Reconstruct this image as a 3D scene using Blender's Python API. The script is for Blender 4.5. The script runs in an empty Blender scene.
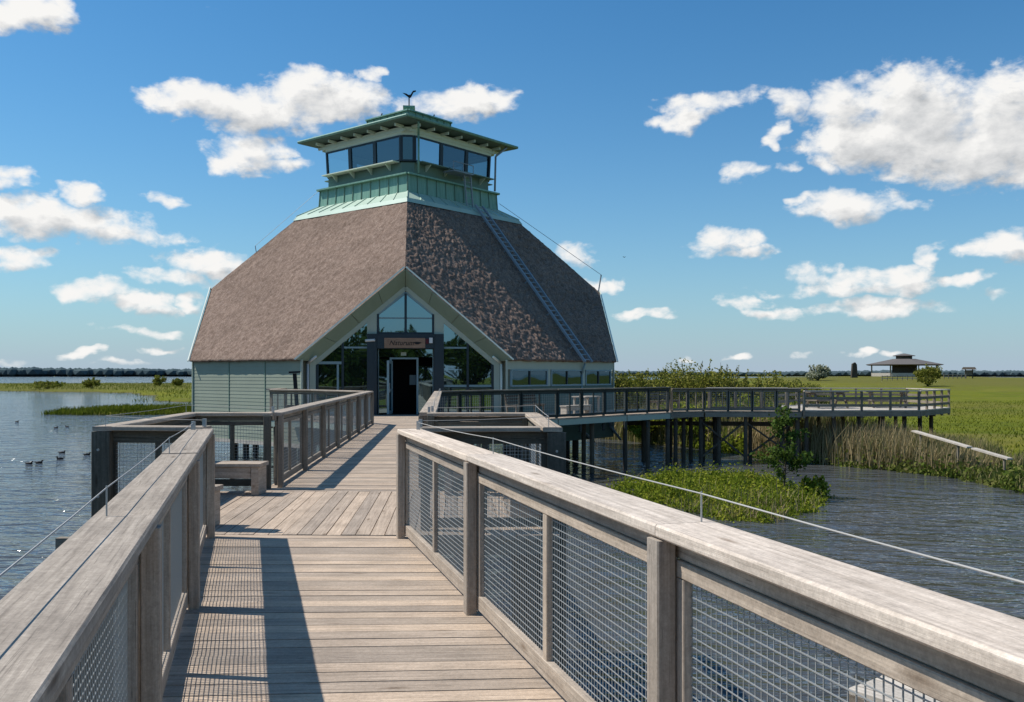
import bpy, math, random
import numpy as np
from mathutils import Vector, Matrix, noise as mnoise

random.seed(7)
rng = np.random.default_rng(7)
scene = bpy.context.scene
col = scene.collection
R = math.radians
EYE = 1.66
F = 920.0
WATER = -2.3

# ------------------------------------------------------------------ helpers
def at(px, py, z):
    """point on the level z that the photo shows at a pixel (layout measurement)"""
    d = F * (EYE - z) / (py - 374.0)
    return Vector(((px - 512) / F * d, d, z))

def empty(name, label, cat, loc=(0, 0, 0), rz=0, group=None):
    o = bpy.data.objects.new(name, None)
    col.objects.link(o)
    o.empty_display_size = 0.2
    o.location = loc
    o.rotation_euler = (0, 0, rz)
    tag(o, label, cat, group)
    return o

def tag(o, label=None, cat=None, group=None, kind=None):
    if label: o['label'] = label
    if cat: o['category'] = cat
    if group: o['group'] = group
    if kind: o['kind'] = kind
    return o

class MB:
    """collects faces with grain UVs and a random value per piece, then links them as ONE mesh"""
    def __init__(s):
        s.v = []; s.f = []; s.uv = []; s.r = []; s.m = []
    def face(s, pts, uvs=None, r=0.0, m=0):
        b = len(s.v)
        s.v.extend([tuple(p) for p in pts])
        s.f.append(tuple(range(b, b + len(pts))))
        if uvs is None:
            uvs = [(p[0], p[2] + p[1] * .37) for p in pts]
        s.uv.append(uvs); s.r.append(r); s.m.append(m)
    def sweep(s, p0, p1, sec, side, up, m=0, caps=True, r=None, sec1=None):
        p0 = Vector(p0); p1 = Vector(p1)
        L = (p1 - p0).length
        r = random.random() if r is None else r
        o = random.random() * 50
        sec1 = sec1 or sec
        a = [p0 + side * x + up * y for x, y in sec]
        b = [p1 + side * x + up * y for x, y in sec1]
        n = len(sec); per = 0
        for i in range(n):
            j = (i + 1) % n
            w = math.dist(sec[i], sec[j])
            s.face([a[i], a[j], b[j], b[i]], [(o, o + per), (o, o + per + w), (o + L, o + per + w), (o + L, o + per)], r, m)
            per += w
        if caps:
            s.face(a[::-1], [(o + x * 3, o + y) for x, y in sec][::-1], r, m)
            s.face(b, [(o + x * 3, o + y) for x, y in sec1], r, m)
    def beam(s, p0, p1, w, h, up=(0, 0, 1), ch=0.0, m=0, r=None):
        p0 = Vector(p0); p1 = Vector(p1)
        d = (p1 - p0).normalized()
        up = Vector(up)
        if abs(d.dot(up)) > .99: up = Vector((0, 1, 0))
        side = d.cross(up).normalized()
        up = side.cross(d).normalized()
        w *= .5; h *= .5
        if ch > 0:
            sec = [(-w + ch, -h), (w - ch, -h), (w, -h + ch), (w, h - ch), (w - ch, h), (-w + ch, h), (-w, h - ch), (-w, -h + ch)]
        else:
            sec = [(-w, -h), (w, -h), (w, h), (-w, h)]
        s.sweep(p0, p1, sec, side, up, m, True, r)
    def tube(s, p0, p1, r0, r1=None, n=6, m=0, caps=True, r=None):
        r1 = r0 if r1 is None else r1
        p0 = Vector(p0); p1 = Vector(p1)
        d = (p1 - p0).normalized()
        u = Vector((0, 0, 1)) if abs(d.z) < .9 else Vector((0, 1, 0))
        side = d.cross(u).normalized(); up = side.cross(d).normalized()
        c = [(math.cos(2 * math.pi * i / n), math.sin(2 * math.pi * i / n)) for i in range(n)]
        s.sweep(p0, p1, [(x * r0, y * r0) for x, y in c], side, up, m, caps, r, [(x * r1, y * r1) for x, y in c])
    def box(s, x0, x1, y0, y1, z0, z1, m=0, r=None):
        sx, sy, sz = x1 - x0, y1 - y0, z1 - z0
        if sx >= sy and sx >= sz:
            s.beam((x0, (y0 + y1) / 2, (z0 + z1) / 2), (x1, (y0 + y1) / 2, (z0 + z1) / 2), sy, sz, m=m, r=r)
        elif sy >= sz:
            s.beam(((x0 + x1) / 2, y0, (z0 + z1) / 2), ((x0 + x1) / 2, y1, (z0 + z1) / 2), sx, sz, m=m, r=r)
        else:
            s.beam(((x0 + x1) / 2, (y0 + y1) / 2, z0), ((x0 + x1) / 2, (y0 + y1) / 2, z1), sx, sy, m=m, r=r)
    def prism(s, poly, ext, m=0, r=None):
        """poly: list of 3-D points (a plane figure), ext: extrusion vector"""
        poly = [Vector(p) for p in poly]; ext = Vector(ext)
        r = random.random() if r is None else r
        q = [p + ext for p in poly]
        n = len(poly); o = random.random() * 30
        s.face(poly[::-1], None, r, m); s.face(q, None, r, m)
        for i in range(n):
            j = (i + 1) % n
            L = (poly[j] - poly[i]).length; w = ext.length
            s.face([poly[i], poly[j], q[j], q[i]], [(o, 0), (o + L, 0), (o + L, w), (o, w)], r, m)
    def build(s, name, mats, parent=None, smooth=False):
        me = bpy.data.meshes.new(name)
        me.from_pydata(s.v, [], s.f)
        uvl = me.uv_layers.new(name='UVMap')
        flat = [c for f in s.uv for p in f for c in p]
        uvl.data.foreach_set('uv', flat)
        a = me.attributes.new('rnd', 'FLOAT', 'FACE'); a.data.foreach_set('value', s.r)
        mats = mats if isinstance(mats, (list, tuple)) else [mats]
        for m in mats: me.materials.append(m)
        if len(mats) > 1: me.polygons.foreach_set('material_index', s.m)
        if smooth: me.polygons.foreach_set('use_smooth', [True] * len(s.f))
        me.update()
        # consistent normals
        import bmesh
        bm = bmesh.new(); bm.from_mesh(me)
        bmesh.ops.remove_doubles(bm, verts=bm.verts, dist=1e-5)
        bmesh.ops.recalc_face_normals(bm, faces=bm.faces)
        bm.to_mesh(me); bm.free()
        o = bpy.data.objects.new(name, me)
        col.objects.link(o)
        if parent: o.parent = parent
        return o

def poly_mesh(name, verts, faces_n, mat, rnd=None, parent=None, smooth=False):
    """fast builder: verts (N,3), all faces have faces_n consecutive vertices"""
    verts = np.asarray(verts, dtype=np.float32)
    n = len(verts); nf = n // faces_n
    me = bpy.data.meshes.new(name)
    me.vertices.add(n); me.vertices.foreach_set('co', verts.ravel())
    me.loops.add(n); me.loops.foreach_set('vertex_index', np.arange(n, dtype=np.int32))
    me.polygons.add(nf)
    me.polygons.foreach_set('loop_start', np.arange(0, n, faces_n, dtype=np.int32))
    me.polygons.foreach_set('loop_total', np.full(nf, faces_n, dtype=np.int32))
    if rnd is not None:
        a = me.attributes.new('rnd', 'FLOAT', 'FACE'); a.data.foreach_set('value', np.asarray(rnd, dtype=np.float32))
    me.materials.append(mat)
    me.update(calc_edges=True)
    o = bpy.data.objects.new(name, me); col.objects.link(o)
    if parent: o.parent = parent
    return o

def leaf_verts(c, size, up_bias=0.25, aspect=1.6):
    """one four-cornered leaf per centre"""
    n = len(c)
    d = rng.normal(size=(n, 3)); d[:, 2] += up_bias; d /= np.linalg.norm(d, axis=1, keepdims=True)
    e = rng.normal(size=(n, 3)); e -= d * (e * d).sum(1, keepdims=True); e /= np.linalg.norm(e, axis=1, keepdims=True)
    s = (size * rng.uniform(.6, 1.3, n))[:, None]
    a = c - d * s * aspect * .5; b = c + d * s * aspect * .5
    l = c + e * s * .45; r = c - e * s * .45
    return np.stack([a, l, b, r], 1).reshape(-1, 3)

# ------------------------------------------------------------------ materials
class NT:
    def __init__(s, name):
        s.mat = bpy.data.materials.new(name); s.mat.use_nodes = True
        s.t = s.mat.node_tree; s.t.nodes.clear()
        s.out = s.t.nodes.new('ShaderNodeOutputMaterial')
    def n(s, typ, **kw):
        nd = s.t.nodes.new(typ)
        for k, v in kw.items():
            if k.startswith('_'): setattr(nd, k[1:], v)
            else: nd.inputs[k.replace('_', ' ')].default_value = v
        return nd
    def l(s, a, b): s.t.links.new(a, b)
    def math(s, op, a, b=None, c=None, clamp=False):
        nd = s.t.nodes.new('ShaderNodeMath'); nd.operation = op; nd.use_clamp = clamp
        for i, x in enumerate((a, b, c)):
            if x is None: continue
            if isinstance(x, (int, float)): nd.inputs[i].default_value = x
            else: s.l(x, nd.inputs[i])
        return nd.outputs[0]
    def mix(s, fac, a, b, mode='MIX'):
        nd = s.t.nodes.new('ShaderNodeMix'); nd.data_type = 'RGBA'; nd.blend_type = mode
        for i, x in ((0, fac), (6, a), (7, b)):
            if isinstance(x, (int, float)): nd.inputs[i].default_value = x
            elif isinstance(x, tuple): nd.inputs[i].default_value = (*x[:3], 1)
            else: s.l(x, nd.inputs[i])
        return nd.outputs[2]
    def ramp(s, fac, stops):
        nd = s.t.nodes.new('ShaderNodeValToRGB')
        e = nd.color_ramp.elements
        while len(e) < len(stops): e.new(.5)
        for el, (p, c) in zip(e, stops): el.position = p; el.color = (*c, 1)
        s.l(fac, nd.inputs[0]); return nd.outputs[0]
    def noise(s, vec, scale, detail=4, rough=.55, dist=0.0):
        nd = s.n('ShaderNodeTexNoise', Scale=scale, Detail=detail, Roughness=rough, Distortion=dist)
        if vec is not None: s.l(vec, nd.inputs['Vector'])
        return nd.outputs['Fac']
    def mapping(s, vec, scale=(1, 1, 1), loc=(0, 0, 0)):
        nd = s.n('ShaderNodeMapping'); nd.inputs['Scale'].default_value = scale; nd.inputs['Location'].default_value = loc
        s.l(vec, nd.inputs['Vector']); return nd.outputs[0]
    def pos(s): return s.n('ShaderNodeNewGeometry').outputs['Position']
    def objco(s): return s.n('ShaderNodeTexCoord').outputs['Object']
    def uv(s): return s.n('ShaderNodeTexCoord').outputs['UV']
    def rnd(s): return s.n('ShaderNodeAttribute', _attribute_name='rnd').outputs['Fac']
    def bump(s, h, strength=.4, dist=.01, normal=None):
        nd = s.n('ShaderNodeBump', Strength=strength, Distance=dist); s.l(h, nd.inputs['Height'])
        if normal is not None: s.l(normal, nd.inputs['Normal'])
        return nd.outputs[0]
    def principled(s, color, rough=.8, bump=None, spec=.3, metallic=0.0):
        p = s.n('ShaderNodeBsdfPrincipled', Metallic=metallic)
        p.inputs['Specular IOR Level'].default_value = spec
        if isinstance(color, tuple): p.inputs['Base Color'].default_value = (*color[:3], 1)
        else: s.l(color, p.inputs['Base Color'])
        if isinstance(rough, (int, float)): p.inputs['Roughness'].default_value = rough
        else: s.l(rough, p.inputs['Roughness'])
        if bump is not None: s.l(bump, p.inputs['Normal'])
        return p
    def done(s, sh):
        s.l(sh.outputs[0] if hasattr(sh, 'outputs') else sh, s.out.inputs[0]); return s.mat

def wood(name, dark, light, var=.35, stain=.5, grain=1.0, bump=.35, speck=.5, knots=True):
    t = NT(name)
    uv = t.uv(); rn = t.rnd()
    wob = t.n('ShaderNodeVectorMath', _operation='MULTIPLY_ADD')
    nz = t.n('ShaderNodeTexNoise', Scale=1.0, Detail=2.0); t.l(t.mapping(uv, (.9, 7, 1)), nz.inputs['Vector'])
    t.l(nz.outputs['Color'], wob.inputs[0]); wob.inputs[1].default_value = (0, .035, 0); t.l(uv, wob.inputs[2])
    uv2 = wob.outputs[0]
    g1 = t.noise(t.mapping(uv2, (1.6, 42 * grain, 1)), 1.0, 6, .65, .3)
    g2 = t.noise(t.mapping(uv2, (2.4, 130 * grain, 1)), 1.0, 3, .6)
    cr = t.noise(t.mapping(uv2, (.7, 34 * grain, 1)), 1.0, 2, .5)
    blot = t.noise(t.pos(), 2.3, 5, .6)
    spots = t.noise(t.pos(), 34.0, 5, .75)
    fine = t.noise(t.pos(), 120.0, 2, .6)
    base = t.mix(t.math('MULTIPLY_ADD', g1, 1.9, -.45, True), dark, light)
    base = t.mix(t.math('MULTIPLY', t.math('GREATER_THAN', g2, .62), .30), base, tuple(c * .4 for c in dark))
    crack = t.math('LESS_THAN', t.math('ABSOLUTE', t.math('SUBTRACT', cr, .34)), .006)
    base = t.mix(t.math('MULTIPLY', crack, .42), base, tuple(c * .22 for c in dark))
    h = t.math('ADD', t.math('MULTIPLY', g1, .7), t.math('MULTIPLY', g2, .4))
    if knots:
        vo = t.n('ShaderNodeTexVoronoi', Scale=1.0, Randomness=1.0); t.l(t.mapping(uv, (1.3, 5.5, 1)), vo.inputs['Vector'])
        kd = t.math('MULTIPLY_ADD', vo.outputs['Distance'], -9.0, 1.15, True)
        base = t.mix(t.math('MULTIPLY', kd, .72), base, (dark[0] * .42, dark[1] * .34, dark[2] * .27))
    k = t.math('MULTIPLY_ADD', rn, var * 2, 1 - var)
    k = t.math('MULTIPLY', k, t.math('MULTIPLY_ADD', blot, stain * 1.6, 1 - stain * .8))
    k = t.math('MULTIPLY', k, t.math('MULTIPLY_ADD', spots, speck * 1.7, 1 - speck * .85))
    k = t.math('MULTIPLY', k, t.math('MULTIPLY_ADD', fine, speck * .9, 1 - speck * .45))
    hs = t.n('ShaderNodeHueSaturation'); t.l(base, hs.inputs['Color']); t.l(k, hs.inputs['Value'])
    t.l(t.math('MULTIPLY_ADD', rn, .22, .92), hs.inputs['Saturation'])
    h = t.math('SUBTRACT', h, t.math('MULTIPLY', crack, .5))
    h = t.math('ADD', h, t.math('MULTIPLY', spots, .5))
    return t.done(t.principled(hs.outputs[0], .88, t.bump(h, bump, .006), .15))

def painted(name, c, var=.12, rough=.6, scale=1.5, spec=.3, dirt=None):
    t = NT(name)
    n1 = t.noise(t.pos(), scale, 6, .62)
    n2 = t.noise(t.mapping(t.pos(), (9, 9, .8)), 1.0, 4, .6)
    k = t.math('ADD', t.math('MULTIPLY_ADD', n1, var * 2, 1 - var), t.math('MULTIPLY_ADD', n2, var, -var * .5))
    k = t.math('MULTIPLY', k, t.math('MULTIPLY_ADD', t.rnd(), var, 1 - var * .5))
    hs = t.n('ShaderNodeHueSaturation'); hs.inputs['Color'].default_value = (*c, 1); t.l(k, hs.inputs['Value'])
    colr = hs.outputs[0]
    if dirt: colr = t.mix(t.math('MULTIPLY_ADD', n2, 2.0, -.85, True), colr, dirt)
    return t.done(t.principled(colr, rough, t.bump(n2, .15, .01), spec))

def glass_reflect(name, tint=(.012, .016, .016), refl=.55):
    t = NT(name)
    lw = t.n('ShaderNodeLayerWeight', Blend=.25)
    nb = t.bump(t.noise(t.pos(), .7, 1, .5), .035, .25)
    g = t.n('ShaderNodeBsdfGlossy', Color=(.36, .55, .64, 1), Roughness=.015); t.l(nb, g.inputs['Normal'])
    d = t.n('ShaderNodeBsdfDiffuse', Color=(*tint, 1))
    m = t.n('ShaderNodeMixShader'); t.l(t.math('MULTIPLY_ADD', lw.outputs['Fresnel'], .7, refl, True), m.inputs[0])
    t.l(d.outputs[0], m.inputs[1]); t.l(g.outputs[0], m.inputs[2])
    return t.done(m)

def glass_clear(name):
    t = NT(name)
    lw = t.n('ShaderNodeLayerWeight', Blend=.3)
    g = t.n('ShaderNodeBsdfGlossy', Color=(.42, .55, .64, 1), Roughness=.02)
    tr = t.n('ShaderNodeBsdfTransparent', Color=(.46, .56, .58, 1))
    m = t.n('ShaderNodeMixShader'); t.l(t.math('MULTIPLY_ADD', lw.outputs['Fresnel'], .6, .22, True), m.inputs[0])
    t.l(tr.outputs[0], m.inputs[1]); t.l(g.outputs[0], m.inputs[2])
    return t.done(m)

def foliage(name, stops, trans=.3, scale=.6):
    t = NT(name)
    f = t.math('ADD', t.math('MULTIPLY', t.rnd(), .6), t.math('MULTIPLY_ADD', t.noise(t.pos(), scale, 3), 1.0, -.3), None, True)
    c = t.ramp(f, stops)
    d = t.n('ShaderNodeBsdfDiffuse'); t.l(c, d.inputs[0])
    tr = t.n('ShaderNodeBsdfTranslucent'); t.l(t.mix(.5, c, (.14, .2, .02)), tr.inputs[0])
    m = t.n('ShaderNodeMixShader'); m.inputs[0].default_value = trans
    t.l(d.outputs[0], m.inputs[1]); t.l(tr.outputs[0], m.inputs[2])
    return t.done(m)

M = {}
M['deck'] = wood('weathered_deck_wood', (.275, .214, .165), (.545, .438, .345), .24, .45)
M['rail'] = wood('weathered_rail_wood', (.265, .215, .172), (.52, .435, .352), .16, .5)
M['cap'] = wood('sunlit_cap_wood', (.40, .325, .26), (.80, .68, .57), .12, .4, .9, .4, .5)  # sunlight on the right cap is put into this lighter wood colour
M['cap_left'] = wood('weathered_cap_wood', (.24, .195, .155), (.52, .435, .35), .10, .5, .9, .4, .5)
M['rail_dark'] = wood('shaded_stained_rail_wood', (.062, .058, .046), (.155, .142, .115), .2, .5)  # dark green stain, deepened by bay shade put into the colour
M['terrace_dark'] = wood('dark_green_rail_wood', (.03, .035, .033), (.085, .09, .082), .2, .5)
M['rail_shade'] = wood('shaded_panel_wood', (.17, .142, .112), (.36, .305, .245), .2, .5)  # darker copy of the rail wood with shade put into the colour
M['far_wood'] = wood('aged_far_wood', (.135, .115, .092), (.31, .265, .21), .25, .5, .5)
M['pile'] = wood('dark_pile_wood', (.05, .041, .032), (.14, .115, .088), .3, .5, .5)
M['bleached'] = wood('bleached_board_wood', (.36, .32, .27), (.58, .52, .45), .2, .4, .6)
M['wire'] = NT('galvanised_wire'); M['wire'] = M['wire'].done(M['wire'].principled((.42, .43, .42), .45, None, .5, .5))
M['rope'] = painted('grey_line', (.42, .40, .37), .1, .6)
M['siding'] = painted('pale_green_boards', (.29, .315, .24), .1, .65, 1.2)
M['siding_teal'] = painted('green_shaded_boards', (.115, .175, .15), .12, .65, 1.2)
M['trim'] = painted('pale_green_trim', (.42, .47, .385), .08, .55)
M['trim_white'] = painted('white_green_edge', (.85, .88, .76), .08, .5)  # white edge paint, brightened and warmed with verge sunlight in the colour
M['soffit'] = painted('green_soffit', (.26, .33, .25), .12, .6)
M['frame'] = painted('dark_blue_frame', (.022, .036, .045), .12, .45, 3, .4)
M['frame_mid'] = painted('blue_grey_frame', (.24, .34, .36), .1, .5)
M['copper'] = painted('verdigris_copper', (.17, .33, .245), .24, .5, 1.1, .4, (.30, .46, .36))
M['copper_light'] = painted('pale_verdigris_copper', (.42, .53, .43), .14, .5, 1.1, .4)
M['tower_trim'] = painted('green_tower_trim', (.16, .24, .18), .14, .55)
M['tower_beam'] = painted('pale_tower_beam', (.66, .72, .56), .1, .55)  # light bounced off the copper skirt is put into this pale colour
M['roof_dark'] = painted('dark_green_metal', (.10, .155, .125), .15, .5)
M['roof_grey'] = painted('grey_shingle_roof', (.13, .115, .105), .2, .9, 2)
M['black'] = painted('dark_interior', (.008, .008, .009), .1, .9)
M['steel'] = painted('blue_grey_steel', (.26, .30, .33), .15, .45, 3, .5)
M['sign'] = wood('brown_sign_board', (.22, .14, .10), (.38, .26, .19), .1, .3, .5)
M['ink'] = painted('dark_lettering', (.012, .012, .014), .05, .6)
M['red'] = painted('dark_red_box', (.10, .012, .02), .05, .5)
M['white'] = painted('white_plastic', (.7, .7, .68), .05, .5)
M['pane'] = glass_reflect('reflecting_glass', refl=.50)
M['pane_dark'] = glass_reflect('dark_glass', (.010, .016, .022), .20)
M['pane_clear'] = glass_clear('lookout_glass')
M['bush'] = foliage('willow_leaves', [(0, (.07, .08, .016)), (.45, (.19, .19, .035)), (1, (.34, .31, .09))], .3, .5)
M['herb'] = foliage('herb_leaves', [(0, (.05, .065, .012)), (.35, (.15, .20, .022)), (.7, (.29, .31, .035)), (1, (.34, .26, .09))], .35, .9)
M['sapling'] = foliage('sapling_leaves', [(0, (.02, .035, .010)), (.5, (.06, .10, .022)), (1, (.13, .19, .045))], .25, 1.5)
M['reed'] = foliage('reed_blades', [(0, (.10, .13, .035)), (.3, (.16, .18, .06)), (.55, (.32, .25, .13)), (1, (.48, .38, .23))], .2, .35)
M['reed_leaf'] = foliage('bank_leaves', [(0, (.035, .055, .012)), (.4, (.10, .14, .025)), (.75, (.20, .20, .06)), (1, (.36, .28, .14))], .25, .5)
M['grass'] = foliage('meadow_blades', [(0, (.045, .062, .008)), (.5, (.115, .135, .014)), (1, (.23, .19, .06))], .3, .2)
M['tree'] = foliage('tree_leaves', [(0, (.018, .03, .008)), (.5, (.05, .075, .018)), (1, (.11, .13, .03))], .25, .4)
M['blossom'] = foliage('blossom_leaves', [(0, (.06, .075, .03)), (.5, (.30, .31, .22)), (1, (.62, .60, .5))], .2, .4)
M['bark'] = wood('bark', (.04, .034, .028), (.12, .10, .08), .2, .4, .3)

def thatch_mat():
    t = NT('reed_thatch')
    p = t.objco()
    n1 = t.noise(t.mapping(p, (1, 1, .6)), 5.5, 8, .75, .4)
    n2 = t.noise(t.mapping(p, (1, 1, .45)), 26.0, 6, .75, .3)
    n3 = t.noise(p, .5, 4, .6)
    f = t.math('ADD', t.math('MULTIPLY', n1, .45), t.math('MULTIPLY', n2, .55))
    c = t.ramp(f, [(.34, (.06, .039, .029)), (.46, (.185, .126, .096)), (.57, (.32, .232, .182)), (.70, (.52, .40, .325))])
    k = t.math('MULTIPLY_ADD', n3, .6, .7)
    hs = t.n('ShaderNodeHueSaturation'); t.l(c, hs.inputs['Color']); t.l(k, hs.inputs['Value'])
    h = t.math('ADD', t.math('MULTIPLY', n1, .6), t.math('MULTIPLY', n2, .55))
    return t.done(t.principled(hs.outputs[0], .95, t.bump(h, .6, .12), .1))
M['thatch'] = thatch_mat()

def water_mat():
    t = NT('lake_water')
    p = t.pos()
    rot = t.n('ShaderNodeMapping'); rot.inputs['Rotation'].default_value = (0, 0, R(14)); t.l(p, rot.inputs['Vector']); p2 = rot.outputs[0]
    w1 = t.noise(t.mapping(p2, (.55, 1.25, 1)), 1.25, 2, .5, .8)
    w2 = t.noise(t.mapping(p2, (.7, 1.3, 1)), 3.2, 2, .5, .6)
    w3 = t.noise(t.mapping(p, (.4, 1.0, 1)), .42, 2, .5, .4)
    gust = t.noise(t.mapping(p, (.5, 1, 1)), .06, 4, .6)
    h = t.math('ADD', t.math('MULTIPLY', w1, 1.0), t.math('MULTIPLY', w2, .30))
    h = t.math('ADD', h, t.math('MULTIPLY', w3, 1.5))
    h = t.math('MULTIPLY', h, t.math('MULTIPLY_ADD', gust, 1.2, .4))
    nb = t.bump(h, 1.0, .26)
    c = t.mix(w3, (.052, .058, .062), (.085, .086, .084))
    pr = t.principled(c, .07, nb, .5)
    pr.inputs['IOR'].default_value = 1.33
    return t.done(pr)
M['water'] = water_mat()

def meadow_mat():
    t = NT('meadow_ground')
    p = t.pos()
    a = t.noise(t.mapping(p, (.3, 1, 1)), .06, 7, .68, .5)
    b = t.noise(p, .6, 6, .7)
    f = t.noise(p, 6.0, 4, .7)
    c = t.ramp(t.math('ADD', t.math('MULTIPLY', a, .75), t.math('MULTIPLY', b, .25)),
               [(.30, (.075, .10, .008)), (.44, (.145, .17, .010)), (.54, (.20, .205, .014)), (.64, (.235, .20, .035)), (.75, (.26, .20, .07))])
    tus = t.noise(t.mapping(p, (.6, 1, 1)), .45, 5, .75, .6)
    c = t.mix(t.math('MULTIPLY_ADD', tus, 3.2, -1.5, True), c, (.07, .085, .010))
    c = t.mix(t.math('MULTIPLY_ADD', t.noise(t.mapping(p, (.25, 1, 1)), .11, 4, .6), 4.0, -2.15, True), c, (.235, .185, .06))
    c = t.mix(t.math('MULTIPLY', f, .45), c, (.05, .06, .010))
    z = t.n('ShaderNodeSeparateXYZ'); t.l(p, z.inputs[0])
    big = t.noise(t.mapping(p, (1, .35, 1)), .022, 4, .6)
    dry = t.math('ADD', t.math('MULTIPLY_ADD', z.outputs[1], .006, -.75, True), t.math('MULTIPLY_ADD', z.outputs[2], .45, .55, True))
    dry = t.math('MULTIPLY', t.math('ADD', dry, t.math('MULTIPLY_ADD', big, 4.0, -1.9)), .8, None, True)
    c = t.mix(t.math('MULTIPLY', dry, .75), c, (.135, .125, .03))
    mud = t.math('MULTIPLY_ADD', z.outputs[2], -4.0, -8.55, True)
    c = t.mix(mud, c, (.10, .075, .045))
    return t.done(t.principled(c, .95, t.bump(t.math('ADD', b, f), .6, .25), .1))
M['meadow'] = meadow_mat()

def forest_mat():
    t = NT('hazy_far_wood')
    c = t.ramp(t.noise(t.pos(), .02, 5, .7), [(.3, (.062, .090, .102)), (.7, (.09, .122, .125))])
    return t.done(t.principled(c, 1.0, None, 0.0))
M['forest'] = forest_mat()

# ------------------------------------------------------------------ world, sun, camera
SUN_AZ, SUN_EL = 9.0, 54.0     # degrees past due left (towards the building), height
sx = -math.cos(R(SUN_AZ)); sy = math.sin(R(SUN_AZ))
SUN = Vector((sx * math.cos(R(SUN_EL)), sy * math.cos(R(SUN_EL)), math.sin(R(SUN_EL))))
ld = bpy.data.lights.new('sun', 'SUN'); ld.energy = 4.9; ld.angle = R(.53); ld.color = (1, .955, .88)
lo = bpy.data.objects.new('sun', ld); col.objects.link(lo)
lo.rotation_euler = SUN.to_track_quat('Z', 'Y').to_euler(); lo.location = (-40, 0, 60)

CLOUDS = [  # direction of each puff (measured as picture position, stored as azimuth / elevation) and its half-sizes
 (205,102,48,15),(255,112,48,22),(247,152,32,20),(302,100,42,25),(345,100,42,20),(272,166,36,9),(180,94,26,8),
 (230,165,24,10),(452,104,46,14),(492,102,22,11),(372,74,10,7),
 (22,12,42,16),(58,10,14,8),
 (60,220,78,16),(112,232,52,11),(22,212,46,16),(82,194,24,9),(14,255,30,11),
 (100,292,42,11),(138,304,36,10),(165,276,40,8),(206,260,46,11),(240,264,18,11),(196,298,14,9),
 (148,333,32,4.5),(12,174,13,9),(171,200,15,4.5),(18,361,20,3),(78,352,14,3),(122,362,24,3),(168,350,12,2.5),
 (930,122,78,44),(1000,128,60,46),(905,104,55,27),(838,104,36,20),(792,108,26,13),(868,140,50,26),(960,152,84,27),(1040,140,60,40),
 (832,166,16,11),(780,135,12,9),(706,104,40,10),(690,119,20,11),(664,116,14,6),
 (848,208,48,15),(838,200,34,10),(900,212,22,6),(800,200,10,5),(720,242,34,10),(748,252,26,4),
 (742,168,18,8),(788,170,14,5),(1008,243,42,13),(858,284,74,7),(906,277,26,13),(815,276,28,8),(858,278,40,9),
 (872,308,58,7),(868,303,32,8),(744,302,28,5),(768,312,26,6),(932,256,11,7),(962,282,20,6),(640,315,20,4.5),
 (1000,295,18,4),(572,253,23,9),(602,284,16,7),(860,353,10,3.5),(892,354,10,3),(684,358,12,2.5),(738,357,12,2.5),(802,356,12,2.5),
]
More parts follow.
